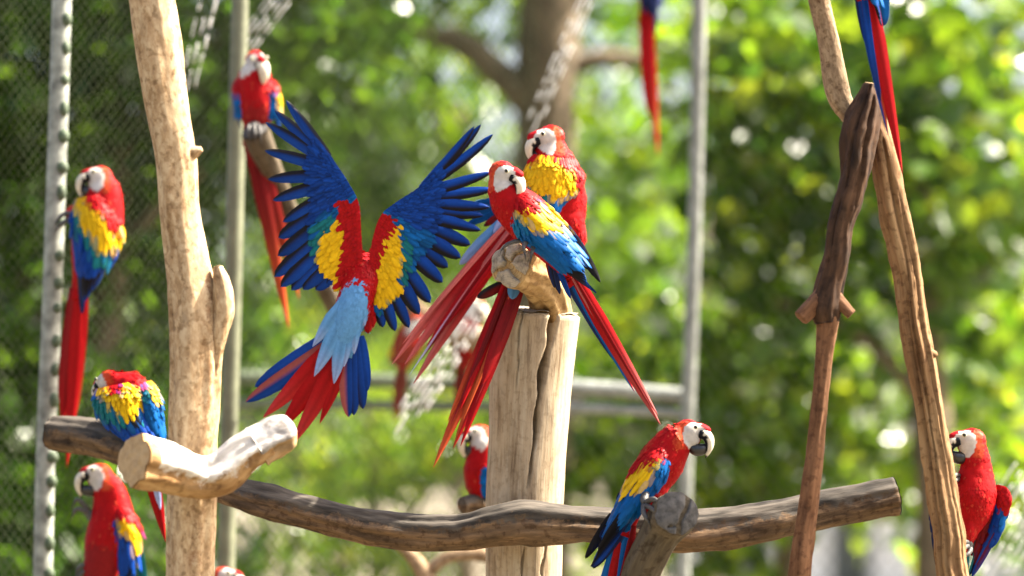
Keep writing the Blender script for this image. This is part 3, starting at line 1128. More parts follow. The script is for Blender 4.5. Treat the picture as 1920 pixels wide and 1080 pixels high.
tree('sunlit_tree', 'sunlit yellow green tree behind the arching limb at upper centre', 'tree', 21.0,
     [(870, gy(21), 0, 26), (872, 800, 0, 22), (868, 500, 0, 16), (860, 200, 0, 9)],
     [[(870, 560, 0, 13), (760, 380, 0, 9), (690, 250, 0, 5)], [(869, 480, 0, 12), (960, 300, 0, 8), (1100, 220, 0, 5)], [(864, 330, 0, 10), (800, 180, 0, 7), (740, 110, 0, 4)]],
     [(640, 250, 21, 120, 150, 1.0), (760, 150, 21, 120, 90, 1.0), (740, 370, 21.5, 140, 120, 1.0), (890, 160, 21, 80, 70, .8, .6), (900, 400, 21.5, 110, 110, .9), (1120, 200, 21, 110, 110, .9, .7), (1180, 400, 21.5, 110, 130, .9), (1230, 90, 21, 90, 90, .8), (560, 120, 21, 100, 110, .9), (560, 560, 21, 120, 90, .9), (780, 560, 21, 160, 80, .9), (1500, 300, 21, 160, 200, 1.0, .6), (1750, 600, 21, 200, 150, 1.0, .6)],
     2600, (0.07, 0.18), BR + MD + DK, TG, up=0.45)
# unseen canopy added outside the view to shade the left of the aviary
tree('added_shade_canopy', 'unseen leafy canopy added to shade the left of the aviary', 'tree', 15.5,
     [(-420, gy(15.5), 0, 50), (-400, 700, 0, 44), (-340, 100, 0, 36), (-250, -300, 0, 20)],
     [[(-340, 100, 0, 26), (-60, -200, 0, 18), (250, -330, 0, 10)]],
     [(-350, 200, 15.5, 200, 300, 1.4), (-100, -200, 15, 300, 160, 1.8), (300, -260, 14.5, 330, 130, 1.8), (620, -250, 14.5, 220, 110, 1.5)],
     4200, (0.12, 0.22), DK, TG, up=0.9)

# a white building with columns far behind, at the lower right
b0 = P(1650, gy(45), 45.0)
b0[2] = 0
root = empty('white_building', b0, 'white building with square columns far behind at lower right', 'building')
def boxg(g, x0, x1, y0, y1, z0, z1):
    v = [(x, y, z) for z in (z0, z1) for y in (y0, y1) for x in (x0, x1)]
    g.add(np.array(v), [(0, 2, 3, 1), (4, 5, 7, 6), (0, 1, 5, 4), (2, 6, 7, 3), (0, 4, 6, 2), (1, 3, 7, 5)])
g = Geo(); boxg(g, -3.2, 4.2, 0.9, 1.2, 0, 2.6); g.build('wall', M_POLE, root, smooth=False)
g = Geo(); boxg(g, -3.4, 4.4, -0.2, 1.4, 2.6, 2.95); g.build('beam', M_WALL, root, smooth=False)
for i in range(5):
    g = Geo(); boxg(g, -3.2 + i * 1.55, -2.35 + i * 1.55, 0, 0.5, 0, 2.6); g.build('column', M_WALL, root, smooth=False)

# ------------------------------------------------------------------ aviary frame: poles, rails, mesh
M_RAIL_SHADED = mat_plain('shaded_green_rail', (0.10, 0.125, 0.075), 0.6, var=0.3, scale=9)  # rail colour dulled to paint in the shade left of the post
def pole(name, label, pts, D, mat, r, cat='pole', spots=0):
    pts = np.asarray(pts, float)
    base = W([[*pts[0, :2], pts[0, 2]]], D)[0]
    root = empty(name, base, label, cat)
    wp = W(catmull(pts, 30), D)
    rr = np.full(30, r)
    v, f = loft(wp, rr, rr, 20, True)
    g = Geo(); g.add(v, f)
    g.build('tube', mat, root, base)
    for i in range(spots):
        y = -10 + i * 54.0 + random.uniform(-7, 7)
        c = W([[np.interp(y, pts[::-1, 1], pts[::-1, 0]) + 4, y, 0]], D)[0]
        g = Geo()
        ell(g, c + np.array([0.014, -0.020, 0]), (V3(0, 0, 1), V3(1, 0, 0), V3(0, 1, 0)), (random.uniform(0.016, 0.028), random.uniform(0.015, 0.021), 0.016), 10)
        g.build('spot', M_SPOT, root, base)  # small dark green lumps along the pole
    return root

pole('aviary_pole', 'white painted aviary pole with dark green spots at far left', [(72, gy(9.0), 0), (82, 1000, 0), (100, 500, 0), (116, 0, 0), (122, -300, 0)], 9.0, M_POLE_W, 0.031, spots=21)
pole('aviary_pole', 'dull olive aviary pole behind the pale trunk', [(418, gy(9.5), 0), (424, 1080, 0), (438, 500, 0), (450, 0, 0), (455, -300, 0)], 9.5, M_POLE_O, 0.029)
pole('aviary_pole', 'slim grey aviary pole right of the perched pair', [(1270, gy(11), 0), (1282, 1000, 0), (1300, 500, 0), (1312, 0, 0), (1318, -300, 0)], 11.0, M_POLE, 0.0275)
pole('aviary_rail', 'upper pale horizontal rail right of the upright post', [(1000, 722, 0), (1150, 731, 0), (1298, 744, 0)], 11.1, M_POLE, 0.031, 'rail')
pole('aviary_rail', 'lower thin horizontal rail right of the upright post', [(1000, 764, 0), (1150, 768, 0), (1296, 777, 0)], 11.1, M_POLE, 0.02, 'rail')
pole('aviary_rail', 'horizontal rail left of the upright post, coloured dull green as shaded', [(440, 708, 0), (720, 714, 0), (1000, 722, 0)], 11.3, M_RAIL_SHADED, 0.028, 'rail')
pole('aviary_rail', 'lower rail left of the upright post, coloured dull green as shaded', [(440, 756, 0), (720, 760, 0), (1000, 764, 0)], 11.3, M_RAIL_SHADED, 0.022, 'rail')

def mesh_panel(label, corners, cell, wire, D):
    """chain link: two crossing families of slanted wires; corners are (left x, depth), (right x, depth)"""
    (x0, d0), (x1, d1) = corners
    a, b = P(x0, 540, d0), P(x1, 540, d1)
    a[2] = b[2] = 0
    u = unit(b - a)
    Lh = np.linalg.norm(b - a)
    H = 3.9
    nrm = np.cross(u, V3(0, 0, 1))
    root = empty('mesh_fence', a, label, 'fence')
    for sg in (1, -1):
        g = Geo()
        k = int((Lh + H) / cell)
        for i in range(k):
            s0 = i * cell - (H if sg > 0 else 0)
            p, q = (s0, 0.9), (s0 + (H if sg > 0 else -H) * 0.62, H)
            pts = []
            for (s, z) in (p, q):
                pts.append([s, z])
            (sa, za), (sb, zb) = pts
            def clip(s):
                return za + (zb - za) * (s - sa) / (sb - sa)
            lo, hi = 0, Lh
            if sa < lo:
                if sb < lo: continue
                za, sa = clip(lo), lo
            if sa > hi:
                if sb > hi: continue
                za, sa = clip(hi), hi
            if sb > hi: zb, sb = clip(hi), hi
            if sb < lo: zb, sb = clip(lo), lo
            c = np.array([u * sa + V3(0, 0, za), u * sb + V3(0, 0, zb)]) + nrm * sg * wire * 0.6
            v, f = loft(c, np.full(2, wire), np.full(2, wire), 4, False)
            g.add(v, f)
        g.build('wires', M_WIRE, root, smooth=False, kind='stuff')
mesh_panel('dark wire mesh wall receding behind the birds on the left', ((-160, 9.1), (1010, 10.6)), 0.034, 0.0013, 9.1)
mesh_panel('thin wire mesh wall behind the right side of the aviary', ((1010, 10.6), (2050, 11.4)), 0.06, 0.0008, 11.2)

def dashes(label, x0, y0, x1, y1, D, n=4, gap=11, w=5):  # solid white dashes added in place of sun glints on the mesh
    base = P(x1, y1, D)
    root = empty('mesh_glints', base, label, 'glint', 'slanting pale sun-glint strands')
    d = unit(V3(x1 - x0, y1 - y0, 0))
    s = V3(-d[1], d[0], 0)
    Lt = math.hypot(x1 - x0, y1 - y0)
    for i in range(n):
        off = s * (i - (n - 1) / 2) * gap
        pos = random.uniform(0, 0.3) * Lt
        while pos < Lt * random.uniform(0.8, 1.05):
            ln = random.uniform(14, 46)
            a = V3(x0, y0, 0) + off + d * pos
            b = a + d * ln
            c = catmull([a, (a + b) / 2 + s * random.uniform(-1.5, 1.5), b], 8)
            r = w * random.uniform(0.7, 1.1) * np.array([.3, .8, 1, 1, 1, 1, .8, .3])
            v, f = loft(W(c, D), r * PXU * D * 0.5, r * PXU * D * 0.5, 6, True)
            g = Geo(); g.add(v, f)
            g.build('glint_dash', M_GLINT, root, base)
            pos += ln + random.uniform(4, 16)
dashes('pale sun-glint strands slanting down left of the upright post', 905, 560, 760, 790, 9.8, 6, 9, 6)
dashes('pale sun-glint strands above the red head of the upper perched macaw', 1125, -60, 1000, 230, 10.4, 4, 8, 4)
dashes('pale sun-glint strands at the top beside the olive pole', 540, -20, 455, 90, 10.0, 5, 9, 5)
dashes('short pale sun-glint strands right of the pale trunk top', 395, -20, 350, 170, 9.8, 3, 14, 5)
dashes('blurred pale sun-glint strands at the lower right edge', 1960, 880, 1820, 1100, 9.8, 8, 15, 5)

# ------------------------------------------------------------------ perches
def thing(name, label, cat, D, px, py):
    b = P(px, py, D)
    b[2] = max(0, b[2])
    return empty(name, b, label, cat), b

UPZ = V3(0, 0, 1)
# pale stripped trunk, left
Dt = 7.6
root, ob = thing('stripped_tree', 'pale stripped tree trunk standing upright at left, sunlit on its right edge', 'trunk', Dt, 356, gy(Dt))
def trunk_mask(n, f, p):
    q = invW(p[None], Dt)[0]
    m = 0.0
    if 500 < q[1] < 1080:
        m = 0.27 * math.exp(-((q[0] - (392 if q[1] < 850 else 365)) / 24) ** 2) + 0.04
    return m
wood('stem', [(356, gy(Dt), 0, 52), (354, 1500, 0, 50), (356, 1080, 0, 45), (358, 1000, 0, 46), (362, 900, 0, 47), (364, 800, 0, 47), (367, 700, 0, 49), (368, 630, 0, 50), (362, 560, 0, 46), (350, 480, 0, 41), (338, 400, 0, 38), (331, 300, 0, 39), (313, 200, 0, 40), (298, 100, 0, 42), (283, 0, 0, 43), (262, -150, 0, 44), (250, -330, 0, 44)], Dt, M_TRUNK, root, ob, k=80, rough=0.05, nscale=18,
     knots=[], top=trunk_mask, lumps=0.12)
wood('burl', [(408, 500, 16, 9), (416, 535, 22, 17), (420, 580, 24, 19), (412, 625, 22, 15), (404, 690, 18, 8), (400, 740, 14, 5)], Dt, M_TRUNK, root, ob, k=28, step=0.006, rough=0.10, nscale=30, top=lambda n, f, p: 0.1, lumps=0.2)
wood('branch_scar', [(345, 292, 10, 20), (366, 284, 14, 12), (378, 279, 16, 6)], Dt, M_TRUNK, root, ob, k=24, step=0.005, rough=0.15, nscale=40, top=lambda n, f, p: 0.2)
# droppings-covered fork fixed across the trunk
root, ob = thing('perch_fork', 'forked perch branch caked with white droppings across the pale trunk', 'perch', Dt, 370, 930)
def lime(n, f, p):
    return 0.42 * max(-1.0, min(1, n[2] * 1.6 + 0.30)) + (0.44 if 0.08 < f else -0.2)
o1, inf = wood('limb', [(252, 862, 190, 46), (285, 868, 160, 45), (330, 880, 118, 40), (375, 893, 88, 37), (415, 885, 80, 39), (455, 852, 74, 37), (500, 825, 68, 34)], Dt, M_CROSS, root, ob, k=64, step=0.005, rough=0.09, nscale=26, top=lime, lumps=0.24)
cut_face('cut_end', inf, 0, M_END_T, root, ob, dome=0.04)
M_ASH = mat_wood('ash_grey_wood', (0.52, 0.50, 0.48), (0.36, 0.33, 0.31), (0.10, 0.08, 0.07), patch=18, fine=40, stretch=0.4, mask_col=(0.55, 0.36, 0.18), bump=0.7)
o1, inf = wood('grey_tip', [(482, 838, 70, 37), (505, 824, 66, 36), (530, 813, 62, 33), (548, 808, 58, 30), (556, 806, 56, 26)], Dt, M_ASH, root, ob, k=48, step=0.004, rough=0.16, nscale=34, lumps=0.22, top=lambda n, f, p: 0.75 if n[2] < -0.45 else 0.1, closed_round=(False, True))

# long weathered log
Dl = 7.95
root, ob = thing('perch_log', 'long dark weathered log lying across the lower frame in front of the post', 'log', Dl, 980, 1020)
def weather(n, f, p):
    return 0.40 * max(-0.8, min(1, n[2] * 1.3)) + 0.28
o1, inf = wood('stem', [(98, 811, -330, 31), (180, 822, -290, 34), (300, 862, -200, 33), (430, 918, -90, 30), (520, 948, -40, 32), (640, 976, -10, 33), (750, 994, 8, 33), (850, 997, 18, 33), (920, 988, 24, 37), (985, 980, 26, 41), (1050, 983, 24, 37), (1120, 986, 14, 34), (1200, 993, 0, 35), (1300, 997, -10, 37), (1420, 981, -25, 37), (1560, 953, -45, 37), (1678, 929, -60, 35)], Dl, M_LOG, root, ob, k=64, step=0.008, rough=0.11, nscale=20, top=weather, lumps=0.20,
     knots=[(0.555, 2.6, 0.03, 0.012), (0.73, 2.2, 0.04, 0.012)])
cut_face('cut_end', inf, 0, M_END_D, root, ob)
cut_face('cut_end', inf, 1, M_END_D, root, ob)

# upright post with its long drying crack
Dp = 8.12
root, ob = thing('upright_post', 'thick pale upright post split by a long dark crack', 'post', Dp, 983, gy(Dp))
o1, inf = wood('stem', [(976, gy(Dp), 0, 74), (980, 1300, 0, 73), (982, 1080, 0, 72), (983, 950, 0, 73), (988, 850, 0, 73), (994, 740, 0, 76), (1000, 650, 0, 80), (1004, 590, 0, 83)], Dp, M_POST, root, ob, k=220, step=0.012, rough=0.012, nscale=22, lumps=0.02,
     crack=[(0.775, 1.02, math.pi + 0.24, 0.015, 0.06, 0.42), (0.90, 1.02, math.pi - 0.36, 0.004, 0.02, 0.1), (0.55, 0.70, math.pi - 0.1, 0.004, 0.02, 0.1), (0.6, 0.72, math.pi + 0.5, 0.004, 0.02, 0.2)])
cut_face('cut_end', inf, 1, M_END_G, root, ob, cracks=[(0.0, 0.0, -0.9, -0.55, 0.09, 0.5), (0.1, 0.1, -0.9, 0.4, 0.05, 0.3)])

# short perch stub growing out of the post's top towards the camera
root, ob = thing('perch_stub', 'short tan perch stub with cracked grey end on top of the post', 'perch', 8.1, 1035, 600)
o1, inf = wood('stem', [(1034, 640, 0, 33), (1036, 596, 8, 35), (1030, 560, 24, 36), (1014, 528, 60, 38), (990, 508, 110, 40), (960, 496, 160, 42)], 8.1, M_STUB, root, ob, k=90, step=0.005, rough=0.08, nscale=26, lumps=0.22)
cut_face('cut_end', inf, 1, M_END_G, root, ob, cracks=[(0.0, 0.15, -0.1, 1.1, 0.12, 0.9), (0.0, 0.1, -0.95, -0.35, 0.18, 1.0), (0.0, 0.1, 0.75, 0.1, 0.09, 0.7), (0.05, 0.05, 0.35, -0.95, 0.09, 0.7)], dome=0.25)

# grey stub in front of the log, lower right
root, ob = thing('perch_stub', 'dark grey perch stub with a mouth-like crack under the lower right macaw', 'perch', 7.75, 1190, 1100)
o1, inf = wood('stem', [(1160, 1260, -40, 38), (1180, 1150, -10, 36), (1203, 1070, 15, 36), (1230, 1012, 40, 38), (1254, 976, 62, 42), (1262, 966, 85, 43), (1268, 962, 112, 42)], 7.75, M_GREYSTUB, root, ob, k=64, step=0.006, rough=0.07, nscale=26, lumps=0.10)
cut_face('cut_end', inf, 1, M_END_D, root, ob, cracks=[(-1.0, -0.35, 1.0, -0.25, 0.10, 0.5), (-0.9, 0.2, -0.3, -0.3, 0.05, 0.3)], dome=0.16)

# leaning branches, right
Da = 7.72
root, ob = thing('leaning_branch', 'long tan grooved branch leaning at right with a macaw clinging to it', 'branch', Da, 1830, 1080)
wood('stem', [(1905, gy(Da), 0, 44), (1838, 1300, 0, 36), (1787, 1080, 0, 31), (1780, 1000, 0, 30), (1768, 930, 0, 29), (1758, 860, 0, 27), (1748, 800, 0, 25), (1735, 720, 0, 26), (1722, 650, 0, 27), (1711, 590, 0, 26), (1702, 510, 0, 26), (1690, 450, 0, 28), (1676, 390, 0, 29), (1659, 300, 0, 26), (1646, 240, -15, 20), (1636, 180, -30, 12)], Da, M_TANBR, root, ob, k=72, step=0.007, rough=0.11, nscale=30, lumps=0.26,
     crack=[(0.38, 0.95, math.pi - 0.25, 0.006, 0.012, 0.5), (0.45, 0.9, math.pi + 0.55, 0.004, 0.008, -0.4), (0.40, 0.80, math.pi - 0.75, 0.004, 0.008, 0.3)])
wood('knot', [(1738, 668, 10, 12), (1750, 664, 14, 9), (1755, 668, 14, 5)], Da, M_TANBR, root, ob, k=20, step=0.005, rough=0.15, nscale=40)
root, ob = thing('dark_branch', 'dark brown branch leaning against the tan one, ending in a knobbed joint', 'branch', Da, 1545, 600)
o1, inf = wood('stem', [(1551, 604, 60, 23), (1548, 578, 60, 29), (1554, 545, 60, 27), (1568, 486, 60, 24), (1576, 420, 60, 25), (1600, 335, 55, 27), (1609, 255, 50, 33), (1624, 200, 46, 28), (1633, 160, 42, 15)], Da, M_DARKBR, root, ob, k=64, step=0.005, rough=0.12, nscale=30, lumps=0.22,
     crack=[(0.1, 1.0, math.pi - 0.5, 0.004, 0.01, 0.6), (0.3, 0.95, math.pi + 0.5, 0.005, 0.01, -0.5)])
cut_face('cut_end', inf, 1, M_END_T, root, ob, dome=0.2)
wood('side_stump', [(1552, 548, 62, 20), (1530, 568, 68, 17), (1501, 596, 76, 15)], Da, M_STICK, root, ob, k=28, step=0.004, rough=0.14, nscale=34, lumps=0.25)
wood('side_stump', [(1556, 552, 64, 18), (1576, 570, 68, 13), (1596, 590, 72, 11)], Da, M_STICK, root, ob, k=28, step=0.004, rough=0.14, nscale=34, lumps=0.25)
root, ob = thing('thin_stick', 'slim brown stick hanging below the knobbed joint in front of the log', 'stick', Da, 1500, 1080)
wood('stem', [(1478, 1250, 62, 20), (1498, 1080, 62, 20), (1514, 960, 62, 18), (1528, 840, 62, 17), (1540, 720, 62, 16), (1548, 640, 62, 17), (1551, 600, 62, 21), (1552, 580, 62, 18)], Da, M_STICK, root, ob, k=40, step=0.006, rough=0.09, nscale=34, lumps=0.2)
root, ob = thing('speckled_branch', 'speckled grey brown branch entering from the top at right', 'branch', Da, 1600, 240)
wood('stem', [(1500, -140, 0, 22), (1535, 0, 0, 20), (1556, 90, 0, 21), (1570, 170, 0, 24), (1592, 215, 5, 18), (1608, 245, 8, 12)], Da, M_SPECK, root, ob, k=40, step=0.007, rough=0.08, nscale=28, lumps=0.14)

# branches farther back
root, ob = thing('perch_branch', 'grey perch branch under the macaw facing the camera at upper left', 'perch', 9.1, 480, 250)
o1, inf = wood('stem', [(478, 246, 20, 26), (490, 275, 0, 25), (510, 320, -40, 21), (535, 380, -90, 18), (575, 470, -160, 17), (640, 600, -260, 17)], 9.1, M_GREYSTUB, root, ob, k=36, step=0.01, lumps=0.12)
cut_face('cut_end', inf, 0, M_END_D, root, ob)
root, ob = thing('perch_branch', 'blurred grey branch behind the pink tail, left of the post', 'perch', 10.4, 860, 640)
wood('stem', [(720, 545, 0, 20), (770, 575, 0, 20), (830, 615, 0, 21), (905, 640, 0, 24), (1010, 660, 0, 24)], 10.4, M_SPECK, root, ob, k=32, step=0.015, lumps=0.1)
root, ob = thing('perch_branch', 'dark short branch behind the post under the half hidden macaw', 'perch', 8.75, 890, 950)
wood('stem', [(866, 948, 30, 15), (890, 944, 10, 19), (930, 950, -20, 21), (1000, 960, -60, 22)], 8.75, M_LOG, root, ob, k=28, step=0.012, top=weather)
root, ob = thing('ground_branch', 'pale bare branch low behind the log left of the post', 'branch', 9.6, 770, 1060)
wood('stem', [(735, 1010, 0, 9), (770, 1040, 0, 13), (800, 1085, 0, 17), (850, 1200, 0, 20)], 9.6, M_SPECK, root, ob, k=24, step=0.012)
wood('side_branch', [(795, 1080, 0, 12), (840, 1045, 0, 12), (900, 1040, 0, 13), (960, 1060, 0, 14)], 9.6, M_SPECK, root, ob, k=24, step=0.012)
# ------------------------------------------------------------------ the macaws
pr, pl, ps = prof_round, prof_long, prof_slim

# 1. flying macaw, wings spread, seen from behind
D = 8.12
root, o = macaw('flying macaw with wings spread wide, seen from behind over the fork', D, (640, 650, 0))
RUMP = [(664, 522), (690, 534), (692, 600), (684, 668), (640, 705), (596, 660), (612, 612), (640, 545)]
hd = Head((692, 534, -100), 48, (0.1, 0.1, -1))
make_body(root, o, D, [(640, 668, 0, 14), (648, 625, 4, 27), (660, 580, 6, 33), (674, 540, 0, 34), (686, 508, -20, 32), (690, 500, -60, 28)], hd, [(RUMP, SKYB)], 1100, lobes=[(694, 585, -14, 15, 36, 18, 8), (652, 515, -8, 14, 24, 14, 0)])
tips = [(1.0, 548, 204, 6, 15, .02), (.985, 534, 190, 2, 16, .02), (.96, 514, 208, -2, 17, .01), (.93, 498, 229, 0, 18, .0), (.89, 497, 279, -3, 19, -.02), (.85, 502, 333, 0, 20, -.02), (.80, 510, 371, -3, 21, -.03), (.73, 528, 412, 0, 22, -.03), (.66, 522, 446, -3, 22, .0), (.58, 521, 480, 0, 22, .0), (.50, 514, 519, -3, 23, .0), (.42, 526, 538, 0, 22, .0), (.34, 546, 544, -3, 22, .0), (.26, 568, 543, 0, 22, .0), (.18, 592, 544, -3, 23, .0), (.10, 612, 532, 0, 22, .0), (.03, 634, 540, -3, 20, .0)]
zl = [([(634, 378), (672, 374), (684, 470), (690, 520), (640, 545), (636, 500), (645, 460), (636, 420)], RED),
      ([(632, 412), (646, 440), (640, 500), (648, 535), (610, 540), (596, 520), (590, 490), (600, 455), (615, 428)], YEL),
      ([(622, 395), (634, 412), (606, 440), (588, 490), (592, 528), (576, 520), (574, 480), (590, 430)], TEAL)]
spread_wing(root, o, D, [(680, 500, 4), (674, 440, 10), (668, 385, 14), (650, 345, 16), (622, 300, 12)], tips, zl, BLUE, side=-1)
tips = [(1.0, 896, 243, 6, 14, -.05), (.985, 909, 240, 2, 15, -.05), (.95, 931, 262, -2, 17, -.06), (.91, 922, 330, 2, 18, -.04), (.87, 926, 360, -3, 19, -.03), (.83, 918, 392, 0, 20, -.02), (.78, 906, 408, -3, 21, -.02), (.72, 902, 432, 0, 21, .0), (.65, 882, 459, -3, 21, .0), (.58, 864, 484, 0, 22, .0), (.51, 840, 502, -3, 22, .0), (.44, 830, 530, 0, 22, .0), (.37, 807, 568, -3, 22, .0), (.30, 786, 590, 0, 22, .0), (.23, 767, 615, -3, 18, .0), (.15, 741, 621, 0, 17, .0), (.07, 718, 614, -3, 17, .0)]
zr = [([(690, 540), (684, 480), (700, 430), (716, 398), (738, 404), (744, 425), (722, 450), (706, 490), (700, 545)], RED),
      ([(744, 420), (752, 440), (754, 500), (742, 560), (716, 575), (698, 560), (702, 500), (722, 450)], YEL),
      ([(752, 410), (762, 440), (764, 510), (752, 570), (722, 592), (700, 580), (742, 560), (756, 500)], TEAL)]
spread_wing(root, o, D, [(690, 520, 4), (700, 460, 10), (716, 410, 14), (742, 385, 16), (786, 355, 12)], tips, zr, BLUE, side=1)
T = make_tail(root, o, D, [
    (632, 625, -2, 480, 729, -8, 36, (DBLUE * 1.1, DBLUE * 0.8), None, .03, ps),
    (632, 640, 0, 465, 760, -6, 34, (DBLUE * 1.1, DBLUE), PINK * 0.5, .05, ps),
    (636, 640, 4, 497, 786, 0, 44, (RED, RED * .9 + PINK * .25), None, .03, pl),
    (640, 645, 5, 526, 812, 0, 48, (RED, RED), None, .03, pl),
    (645, 650, 7, 556, 838, 2, 42, (RED, RED * .9 + PINK * .25), None, .06, pl),
    (652, 650, 4, 606, 796, 0, 30, (RED * .9, RED), None, .06, pl),
    (652, 650, 2, 651, 782, 0, 32, (DBLUE, DBLUE * .8), PINK * .6, -.03, ps),
    (662, 650, 0, 664, 779, -3, 28, (DBLUE * 1.1, DBLUE * .8), NAVY, .0, ps),
    (668, 640, -2, 681, 767, -5, 28, (DBLUE * 1.2, DBLUE * .8), NAVY, .0, ps),
    (674, 630, -4, 689, 733, -6, 26, (DBLUE * 1.2, DBLUE * .8), None, .0, ps)],
    (655, 600, -8, 26, 640, 668, -4, 22, SKYB))
for (bx, by, tx, ty, w) in ((640, 572, 586, 650, 30), (646, 590, 589, 706, 36), (650, 600, 626, 720, 36), (655, 602, 645, 688, 28), (664, 592, 664, 664, 26), (672, 580, 684, 612, 26), (655, 570, 632, 650, 34), (664, 560, 660, 628, 34), (648, 560, 612, 628, 30)):
    g = Geo(); feather(g, (bx, by, 26), (tx, ty, 20), w, prof=pl, cols=(SKYB, LILAC), tipfrac=0.5, camber=0.12)
    g.build('tail_covert', M_FEATH, T, o, D=D)
for (bx, by, tx, ty) in ((694, 590, 684, 622), (698, 592, 700, 614), (690, 588, 692, 626)):
    g = Geo(); feather(g, (bx, by, 6), (tx, ty, 2), 15, prof=pl, cols=(RED, RED * .9))
    g.build('flank_feather', M_FEATH, T, o, D=D)

# 2. front macaw of the pair on the stub, back turned, head looking over its shoulder
D = 7.80
root, o = macaw('front macaw of the pair on the stub, back turned, head looking right', D, (985, 460, 0))
hd = Head((943, 329, 12), 54, (0.84, -0.26, 0.48), (0.1, 1, 0.1))
make_body(root, o, D, [(1066, 520, -12, 8), (1046, 486, -8, 22), (1018, 444, -4, 38), (988, 408, 0, 45), (960, 380, 4, 40), (945, 352, 8, 32)], hd, [], 1500)
zb = [([(930, 395), (945, 400), (958, 398), (972, 408), (985, 428), (975, 440), (960, 452), (940, 420)], TEAL * 0.6 + BLUE * 0.6),
      ([(925, 330), (990, 335), (1010, 372), (1018, 396), (1012, 399), (985, 398), (962, 400), (940, 402)], RED),
      ([(960, 400), (985, 397), (1012, 399), (1018, 394), (1008, 374), (1015, 372), (1038, 398), (1062, 432), (1056, 440), (1038, 441), (1010, 434), (990, 424), (976, 418)], YEL)]
fold_wing(root, o, D, A3([(952, 394), (956, 420), (970, 448), (1010, 480), (1060, 520), (1116, 552)], [22, 24, 26, 20, 14, 10]),
          A3([(975, 352), (1008, 372), (1044, 408), (1078, 450), (1104, 494), (1126, 540)], [30, 26, 20, 10, 6, 6]), bulge=34, zones=zb, rows=15, nfl=11, fw=22, tips=(1.0, 0.80), s_end=0.64, outer_dark=1)
# far wing: only its dark edge shows along the back
fold_wing(root, o, D, A3([(1030, 385), (1062, 420), (1090, 456), (1112, 500), (1131, 534)], [8, 4, -4, -8, -8]),
          A3([(1000, 370), (1030, 410), (1060, 450), (1090, 500), (1118, 535)], [12, 6, -2, -8, -10]), n=(0.7, 0.3, 0.6), bulge=6, zones=[([(1000, 350), (1050, 400), (1070, 440), (1040, 440), (1000, 400)], YEL)], default=NAVY, nfl=5, rows=8, fcol=(NAVY, BLACK), fw=18, s_end=0.55, clen=(14, 26))
make_tail(root, o, D, [
    (1050, 500, -18, 1160, 684, -30, 20, (BLUE, SKYB * .7), NAVY, .0, ps),
    (1060, 510, -22, 1120, 600, -30, 16, (NAVY, NAVY), None, .02, ps),
    (1066, 505, -16, 1190, 735, -30, 24, (RED, RED), BLUE, .0, pl),
    (1074, 510, -12, 1237, 798, -30, 30, (RED, PINK * .8), None, -.01, pl),
    (1080, 515, -10, 1232, 780, -24, 24, (RED * 1.1, PINK), None, -.01, pl),
    (1078, 520, -8, 1222, 770, -22, 9, (RED * .6, DRED), None, -.01, pl),
    (1070, 515, -9, 1178, 700, -24, 8, (PINK * .8, PINK), None, -.01, pl)],
    (1040, 490, -16, 20, 1075, 535, -18, 12))
fl = []
for (bx, by, tx, ty, c) in ((1030, 488, 1040, 540, NAVY), (1036, 490, 1050, 552, NAVY), (1042, 492, 1070, 560, DBLUE), (1034, 488, 1046, 546, BLACK), (1026, 484, 1036, 530, DRED)):
    fl.append(dict(b=(bx, by, 0), t=(tx, ty, -6), w=11, prof=ps, cols=(c, c * .7)))
flights(fl, root, o, D, 'flank_feather')
make_foot(root, o, D, [[(990, 455, 14), (972, 452, 26), (955, 456, 30), (944, 464, 32)], [(992, 457, 20), (985, 455, 40), (982, 462, 52), (984, 474, 56)], [(998, 457, 14), (1000, 462, 30), (998, 470, 40), (996, 480, 44)]], 4.5)

# 3. rear macaw of the pair
D = 8.22
root, o = macaw('rear macaw of the pair, yellow mantle puffed, head turned left, pink tail hanging left', D, (1060, 470, 0))
hd = Head((1031, 261, 10), 54, (-0.93, -0.20, 0.22), (0, 1, 0))
make_body(root, o, D, [(960, 430, -30, 22), (990, 420, -24, 36), (1040, 415, -16, 48), (1050, 375, -8, 50), (1040, 325, 0, 46), (1034, 288, 4, 38)], hd, [], 1500, lobes=[(1083, 432, -2, 16, 34, 22, -10), (1076, 344, 0, 20, 34, 26, 12), (1062, 410, 0, 34, 44, 34, 0)])
zc = [([(970, 235), (1110, 235), (1100, 372), (1082, 352), (1072, 322), (1040, 300), (1020, 297), (1000, 304), (970, 312)], RED),
      ([(980, 310), (1000, 302), (1022, 298), (1046, 306), (1072, 324), (1088, 350), (1080, 362), (1056, 372), (1040, 377), (1015, 366), (985, 345)], YEL),
      ([(985, 345), (1015, 366), (1040, 377), (1056, 372), (1030, 380), (1000, 366)], TEAL),
      ([(950, 225), (1120, 225), (1120, 350), (950, 350)], RED * .5 + YEL * .5)]
fold_wing(root, o, D, A3([(1080, 296), (1092, 326), (1092, 352), (1074, 374), (1058, 388)], [22, 24, 26, 30, 30]),
          A3([(1000, 288), (986, 312), (978, 340), (990, 362), (1020, 384)], [30, 32, 34, 30, 28]), bulge=30, zones=zc, default=BLUE, nfl=9, rows=12, tips=(1.0, 0.94), fl_base=0.5, s_end=0.74, clen=(18, 30), fw=22, fedge=None, outer_dark=0)
